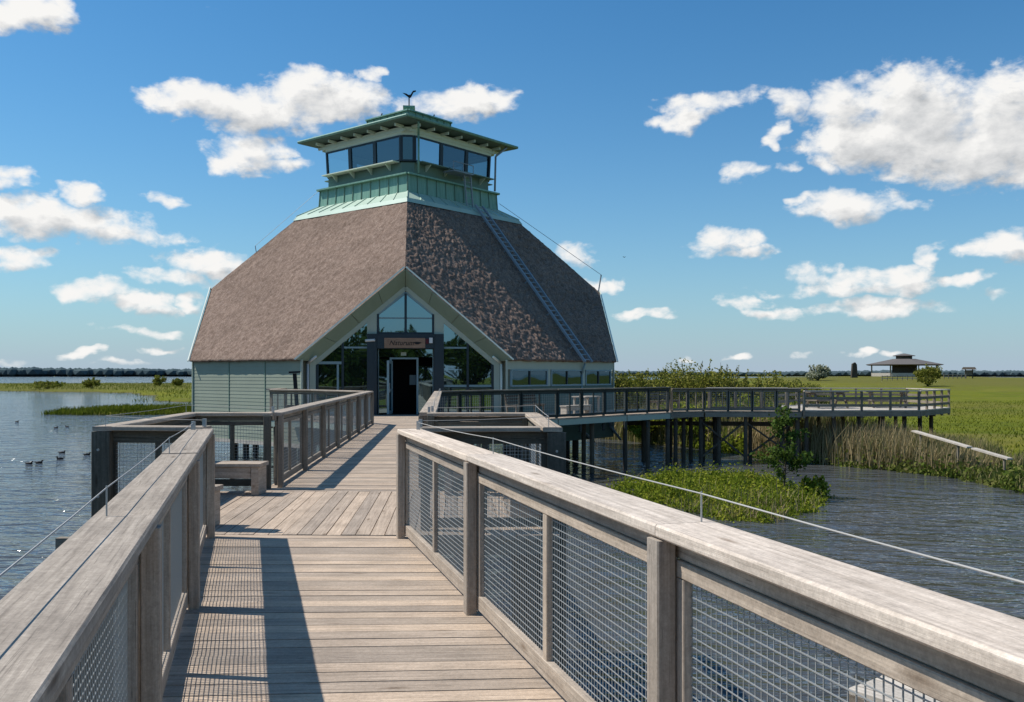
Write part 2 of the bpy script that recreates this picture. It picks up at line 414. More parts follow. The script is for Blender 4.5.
def build_world():
    w = bpy.data.worlds.new('World'); scene.world = w; w.use_nodes = True
    nt = w.node_tree; nt.nodes.clear()
    # --- cloud field as a node group: (az, el, 0) -> value
    g = bpy.data.node_groups.new('cloud_field', 'ShaderNodeTree')
    g.interface.new_socket('Vec', in_out='INPUT', socket_type='NodeSocketVector')
    g.interface.new_socket('Field', in_out='OUTPUT', socket_type='NodeSocketFloat')
    gi = g.nodes.new('NodeGroupInput'); go = g.nodes.new('NodeGroupOutput')
    def mk(tree, op, *a, clamp=False):
        nd = tree.nodes.new('ShaderNodeMath'); nd.operation = op; nd.use_clamp = clamp
        for i, x in enumerate(a):
            if isinstance(x, (int, float)): nd.inputs[i].default_value = x
            else: tree.links.new(x, nd.inputs[i])
        return nd.outputs[0]
    def vm(tree, op, *a):
        nd = tree.nodes.new('ShaderNodeVectorMath'); nd.operation = op
        for i, x in enumerate(a):
            if isinstance(x, tuple): nd.inputs[i].default_value = x
            else: tree.links.new(x, nd.inputs[i])
        return nd
    wn = g.nodes.new('ShaderNodeTexNoise'); wn.inputs['Scale'].default_value = 16; wn.inputs['Detail'].default_value = 3; wn.inputs['Roughness'].default_value = .6
    g.links.new(vm(g, 'MULTIPLY', gi.outputs[0], (1, 1.5, 1)).outputs[0], wn.inputs['Vector'])
    off = vm(g, 'SUBTRACT', wn.outputs['Color'], (.5, .5, .5)).outputs[0]
    warped = vm(g, 'MULTIPLY_ADD', off, (.085, .040, 0), gi.outputs[0]).outputs[0]
    acc = None
    for cx, cy, rx, ry in CLOUDS:
        X = (cx - 512) / F; Z = (374 - cy) / F
        az = math.atan(X); el = math.atan(Z / math.sqrt(1 + X * X)); ca = math.cos(az)
        ra = rx / F * ca * ca * 1.22; re = ry / F * ca * 1.28
        wgt = min(1.0, .45 + ry / 30)                  # thin puffs stay thin
        mul = (math.sqrt(wgt) / ra, math.sqrt(wgt) / re, 0)
        m = vm(g, 'MULTIPLY_ADD', warped, mul, (-az * mul[0], -el * mul[1], math.sqrt(1 - wgt))).outputs[0]
        d = vm(g, 'DOT_PRODUCT', m, m).outputs['Value']
        acc = d if acc is None else mk(g, 'SMOOTH_MIN' if ry > 15 else 'MINIMUM', acc, d, .12)
    acc = mk(g, 'SUBTRACT', 1.0, acc)
    acc = mk(g, 'MAXIMUM', acc, -1.0)
    # wispier outline: fractal noise on the direction, flattened
    def noi(scale, sc, det, rough):
        mp = vm(g, 'MULTIPLY', gi.outputs[0], sc)
        n = g.nodes.new('ShaderNodeTexNoise'); n.inputs['Scale'].default_value = scale
        n.inputs['Detail'].default_value = det; n.inputs['Roughness'].default_value = rough
        n.inputs['Distortion'].default_value = .25
        g.links.new(mp.outputs[0], n.inputs['Vector']); return n.outputs['Fac']
    n1 = noi(14, (1, 1.7, 1), 5, .62)
    n2 = noi(52, (1, 1.4, 1), 4, .60)
    nn = mk(g, 'ADD', mk(g, 'MULTIPLY_ADD', n1, 3.2, -1.60), mk(g, 'MULTIPLY_ADD', n2, 1.75, -.89))
    s = mk(g, 'MULTIPLY_ADD', nn, mk(g, 'MULTIPLY_ADD', mk(g, 'MAXIMUM', acc, 0.0), -.55, 1.0), acc)
    # loose fair-weather clouds over the rest of the sky, outside the measured part
    n3 = noi(3.2, (1, 2.2, 1), 4, .6)
    sep = g.nodes.new('ShaderNodeSeparateXYZ'); g.links.new(gi.outputs[0], sep.inputs[0])
    away = mk(g, 'MULTIPLY_ADD', mk(g, 'ABSOLUTE', sep.outputs[0]), 6.0, -4.2, clamp=True)
    loose = mk(g, 'MULTIPLY_ADD', n3, 6.5, -3.95)
    loose = mk(g, 'ADD', loose, mk(g, 'MULTIPLY_ADD', away, 6.0, -6.0))
    s = mk(g, 'MAXIMUM', s, loose)
    g.links.new(s, go.inputs[0])
    # --- world tree
    tc = nt.nodes.new('ShaderNodeTexCoord')
    sp = nt.nodes.new('ShaderNodeSeparateXYZ'); nt.links.new(tc.outputs['Generated'], sp.inputs[0])
    az = mk(nt, 'ARCTAN2', sp.outputs[0], sp.outputs[1])
    el = mk(nt, 'ARCSINE', sp.outputs[2])
    cb = nt.nodes.new('ShaderNodeCombineXYZ'); nt.links.new(az, cb.inputs[0]); nt.links.new(el, cb.inputs[1])
    def field(vec):
        gn = nt.nodes.new('ShaderNodeGroup'); gn.node_tree = g
        nt.links.new(vec, gn.inputs[0]); return gn.outputs[0]
    f0 = field(cb.outputs[0])
    f1 = field(vm(nt, 'ADD', cb.outputs[0], (-.012, .016, 0)).outputs[0])
    mr = nt.nodes.new('ShaderNodeMapRange'); mr.interpolation_type = 'SMOOTHSTEP'
    mr.inputs['From Min'].default_value = -.20; mr.inputs['From Max'].default_value = .85
    nt.links.new(f0, mr.inputs['Value'])
    dens = mr.outputs[0]
    up = mk(nt, 'MULTIPLY_ADD', el, 60.0, .1, clamp=True)
    dens = mk(nt, 'MULTIPLY', dens, up)
    thick = mk(nt, 'MULTIPLY', f1, .55, clamp=True)        # how much cloud lies towards the sun
    shade = mk(nt, 'MULTIPLY_ADD', mk(nt, 'SUBTRACT', f0, f1), .30, .86)
    shade = mk(nt, 'SUBTRACT', shade, mk(nt, 'MULTIPLY', thick, .50), clamp=True)
    rp = nt.nodes.new('ShaderNodeValToRGB')
    e = rp.color_ramp.elements
    e[0].position = .22; e[0].color = (.36, .38, .40, 1)
    e[1].position = .88; e[1].color = (.94, .93, .91, 1)
    e2 = e.new(.55); e2.color = (.66, .67, .68, 1)
    nt.links.new(shade, rp.inputs[0])
    sky = nt.nodes.new('ShaderNodeTexSky'); sky.sky_type = 'NISHITA'; sky.sun_disc = False
    sky.sun_elevation = R(SUN_EL); sky.sun_rotation = math.atan2(SUN.x, SUN.y)
    sky.altitude = 100; sky.air_density = 1.0; sky.dust_density = .6; sky.ozone_density = 2.0
    hs = nt.nodes.new('ShaderNodeHueSaturation'); hs.inputs['Saturation'].default_value = 1.22
    hs.inputs['Value'].default_value = 1.0
    nt.links.new(sky.outputs[0], hs.inputs['Color'])
    # pale blue summer haze low over the lake
    hz_ = mk(nt, 'POWER', 2.718, mk(nt, 'MULTIPLY', mk(nt, 'ABSOLUTE', el), -9.0))
    hm = nt.nodes.new('ShaderNodeMix'); hm.data_type = 'RGBA'
    nt.links.new(mk(nt, 'MULTIPLY', hz_, .92), hm.inputs[0]); 
    tm_ = nt.nodes.new('ShaderNodeMix'); tm_.data_type = 'RGBA'; tm_.blend_type = 'MULTIPLY'; tm_.inputs[0].default_value = 1
    nt.links.new(hs.outputs[0], tm_.inputs[6]); tm_.inputs[7].default_value = (.46, .82, .91, 1)
    nt.links.new(tm_.outputs[2], hm.inputs[6])
    hm.inputs[7].default_value = (3.05, 3.72, 4.65, 1)
    b1 = nt.nodes.new('ShaderNodeBackground'); b1.inputs['Strength'].default_value = .138
    nt.links.new(hm.outputs[2], b1.inputs[0])
    b2 = nt.nodes.new('ShaderNodeBackground'); b2.inputs['Strength'].default_value = 1.0
    nt.links.new(rp.outputs[0], b2.inputs[0])
    mx = nt.nodes.new('ShaderNodeMixShader')
    nt.links.new(dens, mx.inputs[0]); nt.links.new(b1.outputs[0], mx.inputs[1]); nt.links.new(b2.outputs[0], mx.inputs[2])
    w.cycles.sampling_method = 'NONE'
    ow = nt.nodes.new('ShaderNodeOutputWorld'); nt.links.new(mx.outputs[0], ow.inputs[0])
build_world()

cd = bpy.data.cameras.new('camera'); cam = bpy.data.objects.new('camera', cd); col.objects.link(cam)
cam.location = (0, 0, EYE); cam.rotation_euler = (R(90), 0, 0)
cd.sensor_width = 36; cd.lens = F / 1024 * 36; cd.shift_y = 23 / 1024; cd.clip_end = 6000; cd.clip_start = .05
scene.camera = cam
scene.view_settings.view_transform = 'Standard'; scene.view_settings.look = 'None'
scene.view_settings.exposure = 0; scene.view_settings.gamma = 1
scene.cycles.use_denoising = True
scene.cycles.max_bounces = 8; scene.cycles.transparent_max_bounces = 16

# ------------------------------------------------------------------ terrain and water
LAND = [np.array(p, float) for p in (
    [(900,-60),(200,-40),(60,-12),(32,6),(21,20),(17.6,27.8),(17.2,31.5),(17.6,35.5),(15.8,38.6),(13.4,41.6),(11,44.5),(9.5,49),(6.5,54.5),(2,66),
     (-14,84),(-30,105),(-43,125),(-53,135),(-62,160),(-80,190),(-120,212),(-300,240),(-300,330),(-125,365),(20,420),(100,520),(300,1000),(1000,1000)],
    [(-46,91),(-38,88.5),(-33,91),(-29,96),(-33,101),(-42,99)],
    [(3.5,31.2),(4.3,27.8),(5.6,25.2),(7.0,24.6),(8.6,26.6),(9.9,29.6),(9.2,32.5),(6.5,34.2),(4.5,33.6)],
    [(-260,-34),(-60,-26),(60,-24),(260,-40),(260,-240),(-260,-240)],
    [(-2400,1500),(-1200,1420),(0,1400),(700,1380),(2400,1300),(2400,2600),(-2400,2600)])]
def sd_poly(P, poly):
    """signed distance (positive inside)"""
    d = np.full(len(P), 1e18); inside = np.zeros(len(P), bool)
    n = len(poly)
    for i in range(n):
        a = poly[i]; b = poly[(i + 1) % n]
        e = b - a; w = P - a
        t = np.clip((w @ e) / (e @ e), 0, 1)
        q = w - t[:, None] * e
        d = np.minimum(d, (q ** 2).sum(1))
        c = ((a[1] > P[:, 1]) != (b[1] > P[:, 1]))
        with np.errstate(divide='ignore', invalid='ignore'):
            xx = a[0] + (P[:, 1] - a[1]) * (b[0] - a[0]) / (b[1] - a[1])
        inside ^= c & (P[:, 0] < xx)
    return np.where(inside, 1, -1) * np.sqrt(d)
def terrain(P):
    P = np.asarray(P, float).reshape(-1, 2)
    wob = .45 * np.sin(P[:, 0] * .9 + 1.3 * np.sin(P[:, 1] * .6)) + .35 * np.sin(P[:, 1] * 1.3 + P[:, 0] * .4)
    z = np.full(len(P), -3.4)
    for k, poly in enumerate(LAND):
        s = sd_poly(P, poly) + (wob if k != 2 else wob * .5)
        top = [-1.85, -2.16, -2.08, -1.6, -1.9][k]
        w = [2.2, 1.5, 1.2, 4, 12][k]
        t = np.clip(s / w * .5 + .5, 0, 1); t = t * t * (3 - 2 * t)
        z = np.maximum(z, -3.4 + (top + 3.4) * t)
    g = np.exp(-(((P[:, 0] - 111) / 75) ** 2 + ((P[:, 1] - 260) / 75) ** 2) / 2)
    z = z + 2.75 * g
    z = z + .10 * np.sin(P[:, 0] * .21) * np.sin(P[:, 1] * .17 + 1) * (z > -2.2)
    z = z + 1.6 * np.clip((-P[:, 1] - 40) / 60, 0, 1) * (P[:, 1] < -40)
    return z
def hz(x, y): return float(terrain([(x, y)])[0])

def build_terrain():
    def axis(segs):
        out = []
        for a, b, st in segs: out += list(np.arange(a, b, st))
        return np.array(out + [segs[-1][1]])
    xs = axis([(-3000, -300, 90), (-300, -80, 9), (-80, -28, 2), (-28, -2, 4), (-2, 24, .5), (24, 60, 2.5), (60, 180, 6), (180, 420, 30), (420, 3000, 110)])
    ys = axis([(-260, -60, 15), (-60, -10, 4), (-10, 20, 2.5), (20, 60, .5), (60, 140, 2), (140, 400, 8), (400, 1100, 40), (1100, 3200, 150)])
    X, Y = np.meshgrid(xs, ys)
    P = np.stack([X.ravel(), Y.ravel()], 1)
    z = terrain(P)
    V = np.column_stack([P, z])
    nx, ny = len(xs), len(ys)
    i = np.arange(nx * ny).reshape(ny, nx)
    f = np.stack([i[:-1, :-1], i[:-1, 1:], i[1:, 1:], i[1:, :-1]], -1).reshape(-1, 4)
    me = bpy.data.meshes.new('ground'); me.from_pydata(V.tolist(), [], f.tolist())
    me.polygons.foreach_set('use_smooth', [True] * len(f)); me.materials.append(M['meadow']); me.update()
    o = bpy.data.objects.new('ground', me); col.objects.link(o)
    tag(o, kind='structure')
build_terrain()
m = MB(); m.face([(-3000, -260, WATER), (3000, -260, WATER), (3000, 3200, WATER), (-3000, 3200, WATER)])
tag(m.build('lake_water', M['water']), kind='structure')

# far wood along the horizon: one mass
def far_wood():
    import bmesh
    bm = bmesh.new(); bmesh.ops.create_icosphere(bm, subdivisions=1, radius=1)
    bv = np.array([v.co[:] for v in bm.verts]); bf = [[v.index for v in f.verts] for f in bm.faces]; bm.free()
    vs = []
    bx = bv[np.array(bf).ravel()]
    for k in range(3000):
        ang = R(random.uniform(-62, 62))
        d = random.uniform(1500, 1700)
        x = math.sin(ang) * d; y = math.cos(ang) * d
        h = (12.5 if x < 150 else 8.5) * (.92 + .22 * mnoise.noise((x * .004, y * .004, 2)) + random.uniform(-.10, .10))
        r = random.uniform(7, 13)
        vs.append(bx * np.array([r, r, h * .55]) * rng.uniform(.9, 1.1, (1, 3)) + np.array([x, y, -2.2 + h * .5]))
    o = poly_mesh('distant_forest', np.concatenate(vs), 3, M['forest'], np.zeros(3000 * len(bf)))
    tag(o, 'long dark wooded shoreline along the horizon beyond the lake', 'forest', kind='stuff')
far_wood()

# ------------------------------------------------------------------ boardwalk decks
def plank_strip(mb, L0, L1, R0, R1, n, z=0.0, gap=.009, th=.045):
    """n boards across, from the edge L0-L1 to the edge R0-R1"""
    L0, L1, R0, R1 = [Vector((p[0], p[1], 0)) for p in (L0, L1, R0, R1)]
    for i in range(n):
        t0 = i / n; t1 = (i + 1) / n
        g = gap * .5 * n / max((L1 - L0).length, .1) / n
        g = gap * .5 / max((L1 - L0).length, .1)
        a = L0.lerp(L1, t0 + g); b = R0.lerp(R1, t0 + g); c = R0.lerp(R1, t1 - g); d = L0.lerp(L1, t1 - g)
        ex = (b - a).normalized(); j0 = random.uniform(-.012, .012); j1 = random.uniform(-.012, .012)
        a = a - ex * j0; d = d - ex * j0; b = b + ex * j1; c = c + ex * j1
        zz = z + random.uniform(-.003, .003)
        for p in (a, b, c, d): p.z = zz
        lo = [p - Vector((0, 0, th)) for p in (a, b, c, d)]
        L = (b - a).length; W = (d - a).length; o = random.random() * 60; r = random.random()
        mb.face([a, b, c, d], [(o, o), (o + L, o), (o + L, o + W), (o, o + W)], r)
        up = [a, b, c, d]
        for k in range(4):
            q = (k + 1) % 4
            mb.face([lo[k], lo[q], up[q], up[k]], [(o, o), (o + L, o), (o + L, o + th), (o, o + th)], r)
        mb.face(lo[::-1], None, r)

D1 = Vector((-.2741, .9617, 0)); N1 = Vector((.9617, .2741, 0))
def piles(parent, pts, ztop, rad=.11, zbot=-3.6):
    for x, y in pts:
        q = MB(); q.tube((x, y, zbot), (x, y, ztop), rad, rad * .95, 10); q.build('pile', M['pile'], parent)

# near walk
bw = empty('boardwalk', 'near stretch of grey plank boardwalk between two mesh railings', 'boardwalk', (0, 0, 0))
Lend = Vector((-3.25, 9.50, 0)); Rend = Vector((-1.02, 9.42, 0))
L0 = Lend - D1 * 13.0; R0 = Rend - D1 * 12.4
m = MB(); plank_strip(m, L0, Lend, R0, Rend, 76); m.build('deck', M['deck'], bw)
m = MB()
for a, b in ((L0 + N1 * .15, Lend + N1 * .15), (R0 - N1 * .15, Rend - N1 * .15), ((L0 + R0) / 2, (Lend + Rend) / 2)):
    m.beam(a + Vector((0, -.1, -.15)), b + Vector((0, -.1, -.15)), .09, .18)
m.build('joist', M['rail_shade'], bw)
piles(bw, [(L0.lerp(Lend, t) + N1 * .15)[:2] for t in (.1, .4, .7, .97)] + [(R0.lerp(Rend, t) - N1 * .15)[:2] for t in (.1, .4, .7, .97)], -.24)

# viewing bay platform in the middle, boards run lengthwise
bay = empty('viewing_platform', 'widened plank platform with a bench bay on each side, boards laid lengthwise', 'platform', (0, 0, 0))
m = MB(); plank_strip(m, (.50, 9.46), (-4.34, 9.54), (.30, 12.98), (-4.62, 13.06), 32)
m.build('deck', M['deck'], bay)
m = MB()
for y in (9.62, 11.2, 12.85): m.box(-4.75, .3, y - .05, y + .05, -.22, -.05)
m.build('joist', M['rail_shade'], bay)
piles(bay, [(-4.6, 9.8), (-4.6, 12.7), (-2.9, 11.2), (.2, 9.8), (.1, 12.7), (-1.2, 11.2)], -.22)

# far walk to the entrance
fw = empty('boardwalk', 'far stretch of plank boardwalk leading straight to the open entrance door', 'boardwalk', (0, 0, 0))
FL0, FL1, FR0, FR1 = (-3.55, 13.07), (-4.75, 30.2), (-1.16, 12.99), (-2.38, 30.2)
m = MB(); plank_strip(m, FL0, FL1, FR0, FR1, 104); m.build('deck', M['deck'], fw)
m = MB()
m.beam((-3.4, 13.1, -.14), (-4.6, 30.1, -.14), .09, .17); m.beam((-1.3, 13.1, -.14), (-2.5, 30.1, -.14), .09, .17)
m.build('joist', M['rail_shade'], fw)
piles(fw, [(-3.4 - .0706 * s, 13.1 + s) for s in (2, 6, 10, 14)] + [(-1.4 - .0706 * s, 13.1 + s) for s in (2, 6, 10, 14)], -.22)

# ------------------------------------------------------------------ railings
MESH_Z0, MESH_Z1 = .135, .90
def wire_grid(mb, a, b, z0, z1, sp=.037, r=.0018):
    a = Vector((a[0], a[1], 0)); b = Vector((b[0], b[1], 0))
    L = (b - a).length; d = (b - a) / L; up = Vector((0, 0, 1)); s = d.cross(up)
    sq = [(-r, -r), (r, -r), (r, r), (-r, r)]
    n = int(L / sp); m0 = int((z1 - z0) / sp)
    for i in range(1, n + 1):
        p = a + d * (i * L / (n + 1))
        mb.sweep(p + up * z0 + s * r, p + up * z1 + s * r, sq, s, d, 0, False)
    for j in range(1, m0 + 1):
        z = z0 + j * (z1 - z0) / (m0 + 1)
        mb.sweep(a + up * z - s * r, b + up * z - s * r, sq, s, up, 0, False)

def railing(label, runs, inner, post_step=2.95, zb=0.0, height=1.1, mats=None, wire=True, sp=.037, group=None,
            cap_w=.25, split=False, posts_out=False, drop=.35, pins=None, breaks=None, frame_w=.06):
    """runs: corner points; inner: +1 if the walk lies to the right of the running direction, else -1"""
    mcap, mpost, mpan = mats or (M['rail'], M['rail'], M['rail'])
    root = empty('railing', label, 'railing', (runs[0][0], runs[0][1], zb), 0, group)
    off = Vector(root.location)
    def part(mb, name, mat):
        mb.v = [(x - off.x, y - off.y, z - off.z) for x, y, z in mb.v]
        return mb.build(name, mat, root)
    up = Vector((0, 0, 1))
    ctop = zb + height
    nruns = len(runs) - 1
    for k in range(nruns):
        a = Vector((runs[k][0], runs[k][1], 0)); b = Vector((runs[k + 1][0], runs[k + 1][1], 0))
        L = (b - a).length; d = (b - a) / L; s = d.cross(up) * inner     # s points to the walk
        if breaks and k == 0: ts = breaks
        else:
            n = max(1, round(L / post_step)); ts = [i * L / n for i in range(n + 1)]
        # posts (on the walk side of the panels)
        for i, t in enumerate(ts):
            if i == 0 and k > 0: continue
            p = a + d * t
            if i == 0: p = p + d * .06
            if i == len(ts) - 1 and k == nruns - 1: p = p - d * .06
            q = MB(); pc = p + s * .075
            q.beam(pc + up * (zb - drop), pc + up * (ctop - .052), .075, .10, d, .006)
            part(q, 'post', mpost)
        # cap boards, one mesh for each length between posts
        for i in range(len(ts) - 1):
            t0, t1 = ts[i], ts[i + 1]
            if k > 0 and i == 0: t0 -= cap_w * .5
            if k < nruns - 1 and i == len(ts) - 2: t1 += cap_w * .5 - cap_w - .003
            q = MB(); z = ctop - .025 + random.uniform(-.003, .003)
            A = a + d * (t0 + .002) + up * z - s * .025; B = a + d * (t1 - .002) + up * z - s * .025
            if split:
                w1 = cap_w * .60; w2 = cap_w - w1 - .006
                q.beam(A - s * (cap_w * .5 - w1 * .5), B - s * (cap_w * .5 - w1 * .5), w1, .05, up, .006)
                q.beam(A + s * (cap_w * .5 - w2 * .5), B + s * (cap_w * .5 - w2 * .5), w2, .05, up, .006)
            else:
                q.beam(A, B, cap_w, .05, up, .008)
            part(q, 'cap_rail', mcap)
            # apron board under the cap
            q = MB()
            t0, t1 = ts[i], ts[i + 1]
            A = a + d * t0 + up * (ctop - .087); B = a + d * t1 + up * (ctop - .087)
            q.beam(A + d * .004, B - d * .004, .045, .068, up, .004)
            part(q, 'apron_board', mpan)
            # framed wire panel
            fr = MB(); pn = MB()
            lo, hi = zb + .035, ctop - .124
            fw_ = frame_w
            pa = a + d * (t0 + .03) + s * .012; pb = a + d * (t1 - .03) + s * .012
            mid = (pa + pb) / 2
            fr.beam(pa + up * (hi - fw_ / 2), pb + up * (hi - fw_ / 2), .042, fw_ - .002, up, .004)
            fr.beam(pa + up * (lo + .05), pb + up * (lo + .05), .046, .10, up, .004)
            for st in (pa + d * fw_ / 2, mid, pb - d * fw_ / 2):
                fr.beam(st + up * (lo + .101), st + up * (hi - fw_ - .001), fw_, .040, s, .004)
            part(fr, 'panel_frame', mpan)
            for c0, c1 in ((pa + d * fw_, mid - d * fw_ / 2), (mid + d * fw_ / 2, pb - d * fw_)):
                wire_grid(pn, c0 - s * .014, c1 - s * .014, lo + .095, hi - fw_ + .01, sp)
            part(pn, 'wire_mesh', M['wire'])
    if wire:
        pts = []
        for k in range(nruns):
            a = Vector((runs[k][0], runs[k][1], 0)); b = Vector((runs[k + 1][0], runs[k + 1][1], 0))
            L = (b - a).length
            n = max(1, round(L / 2.3)); so = (b - a).normalized().cross(up) * inner
            fr_ = [t / L for t in breaks] if breaks else [i / n for i in range(n + 1)]
            for i, f_ in enumerate(fr_):
                if i == 0 and k > 0: continue
                pts.append(a.lerp(b, min(max(f_, .012), .988)) - so * cap_w * .36)
        q = MB(); tops = []
        for i, p in enumerate(pts):
            z0 = ctop - .005; h = .115
            if i in (0, len(pts) - 1):
                q.beam(p + up * z0, p + up * (z0 + .09), .035, .035)
                h = .075
            else: q.tube(p + up * z0, p + up * (z0 + h + .008), .0036, n=6)
            tops.append(p + up * (z0 + h))
            part(q, 'wire_pin', M['wire']); q = MB()
        q = MB()
        for p0, p1 in zip(tops, tops[1:]):
            prev = p0
            for j in range(1, 5):
                t = j / 4; cur = p0.lerp(p1, t) - up * (.008 * 4 * t * (1 - t))
                q.tube(prev, cur, .0029, n=6, caps=False); prev = cur
        part(q, 'bird_wire', M['rope'])
    return root

RL1 = Vector((-3.10, 9.40, 0)); RR1 = Vector((-1.073, 9.40, 0))
RL0 = RL1 - D1 * 12.6; RR0 = RR1 - D1 * 12.6
Lr = 12.6
br_r = [0, Lr - 9.28, Lr - 6.2, Lr - 3.12, Lr]
br_l = [0, Lr - 8.9, Lr - 5.95, Lr - 3.0, Lr]
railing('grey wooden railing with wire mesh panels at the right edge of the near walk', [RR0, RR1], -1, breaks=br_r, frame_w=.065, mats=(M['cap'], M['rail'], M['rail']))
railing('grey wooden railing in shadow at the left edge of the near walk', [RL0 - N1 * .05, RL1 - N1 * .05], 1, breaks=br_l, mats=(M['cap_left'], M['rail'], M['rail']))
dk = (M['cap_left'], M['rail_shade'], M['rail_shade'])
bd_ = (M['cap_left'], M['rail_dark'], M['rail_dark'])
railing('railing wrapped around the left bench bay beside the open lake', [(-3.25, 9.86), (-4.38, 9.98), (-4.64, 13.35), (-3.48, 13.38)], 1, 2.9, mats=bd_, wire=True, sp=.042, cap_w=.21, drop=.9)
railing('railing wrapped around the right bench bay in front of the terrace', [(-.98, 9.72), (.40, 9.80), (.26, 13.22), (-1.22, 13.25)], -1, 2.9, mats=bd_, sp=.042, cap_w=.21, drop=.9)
railing('straight mesh railing on the left of the far walk to the door', [(-3.46, 13.42), (-4.66, 30.3)], 1, 2.4, mats=dk, wire=False, sp=.05)
railing('straight pale railing on the right of the far walk to the door', [(-1.25, 13.38), (-2.46, 30.3)], -1, 2.4, mats=dk, wire=True, sp=.05)

for lab, x, y in (('dark square timber pile at the lakeside corner of the left bay', -4.42, 9.93), ('dark square timber pile at the near corner of the right bay', .47, 9.74)):
    rt_ = empty('timber_pile', lab, 'post', (x, y, WATER - 1.2))
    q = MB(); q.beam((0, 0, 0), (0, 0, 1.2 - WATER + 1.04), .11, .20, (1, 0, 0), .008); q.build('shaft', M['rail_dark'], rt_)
    q = MB()
    for z in (.35, .85): q.tube((0, -.10, 1.2 - WATER + z), (0, -.115, 1.2 - WATER + z), .013, n=8)
    q.build('bolt', M['wire'], rt_)
# benches in the bays
def bench(label, p0, p1, width, zt=.44, mats=None, zb=0.0, group=None):
    p0 = Vector((*p0, 0)); p1 = Vector((*p1, 0)); L = (p1 - p0).length
    c = (p0 + p1) / 2
    d = (p1 - p0) / L
    root = empty('bench', label, 'bench', (c.x, c.y, zb), math.atan2(d.y, d.x), group)
    mat = mats or M['rail']
    q = MB(); n = 3; w = width / n
    for i in range(n):
        y = -width / 2 + w * (i + .5)
        q.beam((-L / 2, y, zt - .025), (L / 2, y, zt - .025), w - .008, .05, (0, 0, 1), .006)
    q.build('seat', mat, root)
    for sgn in (-1, 1):
        q = MB(); x = sgn * (L / 2 - .08)
        q.beam((x, -width / 2 + .02, (zt - .055) / 2 + .003), (x, width / 2 - .02, (zt - .055) / 2 + .003), .10, zt - .058, (0, 0, 1), .006)
        q.build('leg', mat, root)
    q = MB(); q.beam((-L / 2 + .14, width / 2 - .05, zt - .13), (L / 2 - .14, width / 2 - .05, zt - .13), .04, .15)
    q.beam((-L / 2 + .14, -width / 2 + .05, zt - .13), (L / 2 - .14, -width / 2 + .05, zt - .13), .04, .15)
    q.build('apron', mat, root)
    return root
bench('plain wooden bench at the far side of the left bay, facing along the walk', (-4.45, 12.74), (-3.42, 12.72), .42)
bench('plain wooden bench along the lake side of the left bay', (-4.06, 10.3), (-4.22, 12.3), .42)
bench('short wooden bench end beside the last post of the near left railing', (-4.1, 10.04), (-3.2, 10.0), .36)
bench('plain wooden bench at the far side of the right bay behind the mesh', (-.95, 12.72), (.02, 12.72), .40)
bench('plain wooden bench along the water side of the right bay', (.06, 12.35), (.16, 10.25), .40)

# low landing stage below the near right railing
ls = empty('landing_stage', 'low pale landing stage seen through the mesh at the bottom right', 'landing stage', (3.05, 8.35, -1.2))
u = Vector((.77, .64, 0)); w = Vector((.6, -.8, 0))
m = MB(); plank_strip(m, (0, 0), tuple((u * 2.6)[:2]), tuple((w * 2.2)[:2]), tuple((u * 2.6 + w * 2.2)[:2]), 18)
m.build('deck', M['bleached'], ls)
m = MB(); m.beam(u * .02 + w * .0 + Vector((0, 0, -.125)), w * 2.2 + u * .02 + Vector((0, 0, -.125)), .05, .15); m.beam(w * .03 + Vector((0, 0, -.125)) + u * .05, w * .03 + u * 2.6 + Vector((0, 0, -.125)), .05, .15)
m.build('edge_beam', M['rail_shade'], ls)
for p in (u * .2 + w * .2, u * 2.4 + w * .2, u * .2 + w * 2.0, u * 2.4 + w * 2):
    q = MB(); q.tube(p + Vector((0, 0, -2.2)), p + Vector((0, 0, -.06)), .09, n=10); q.build('pile', M['pile'], ls)

# ------------------------------------------------------------------ visitor centre
CX, CY, TH = -5.23, 46.75, R(5.5)
B = empty('visitor_centre', 'thatched visitor centre on piles with a green copper lookout tower and glazed gable', 'building', (CX, CY, 0), TH)
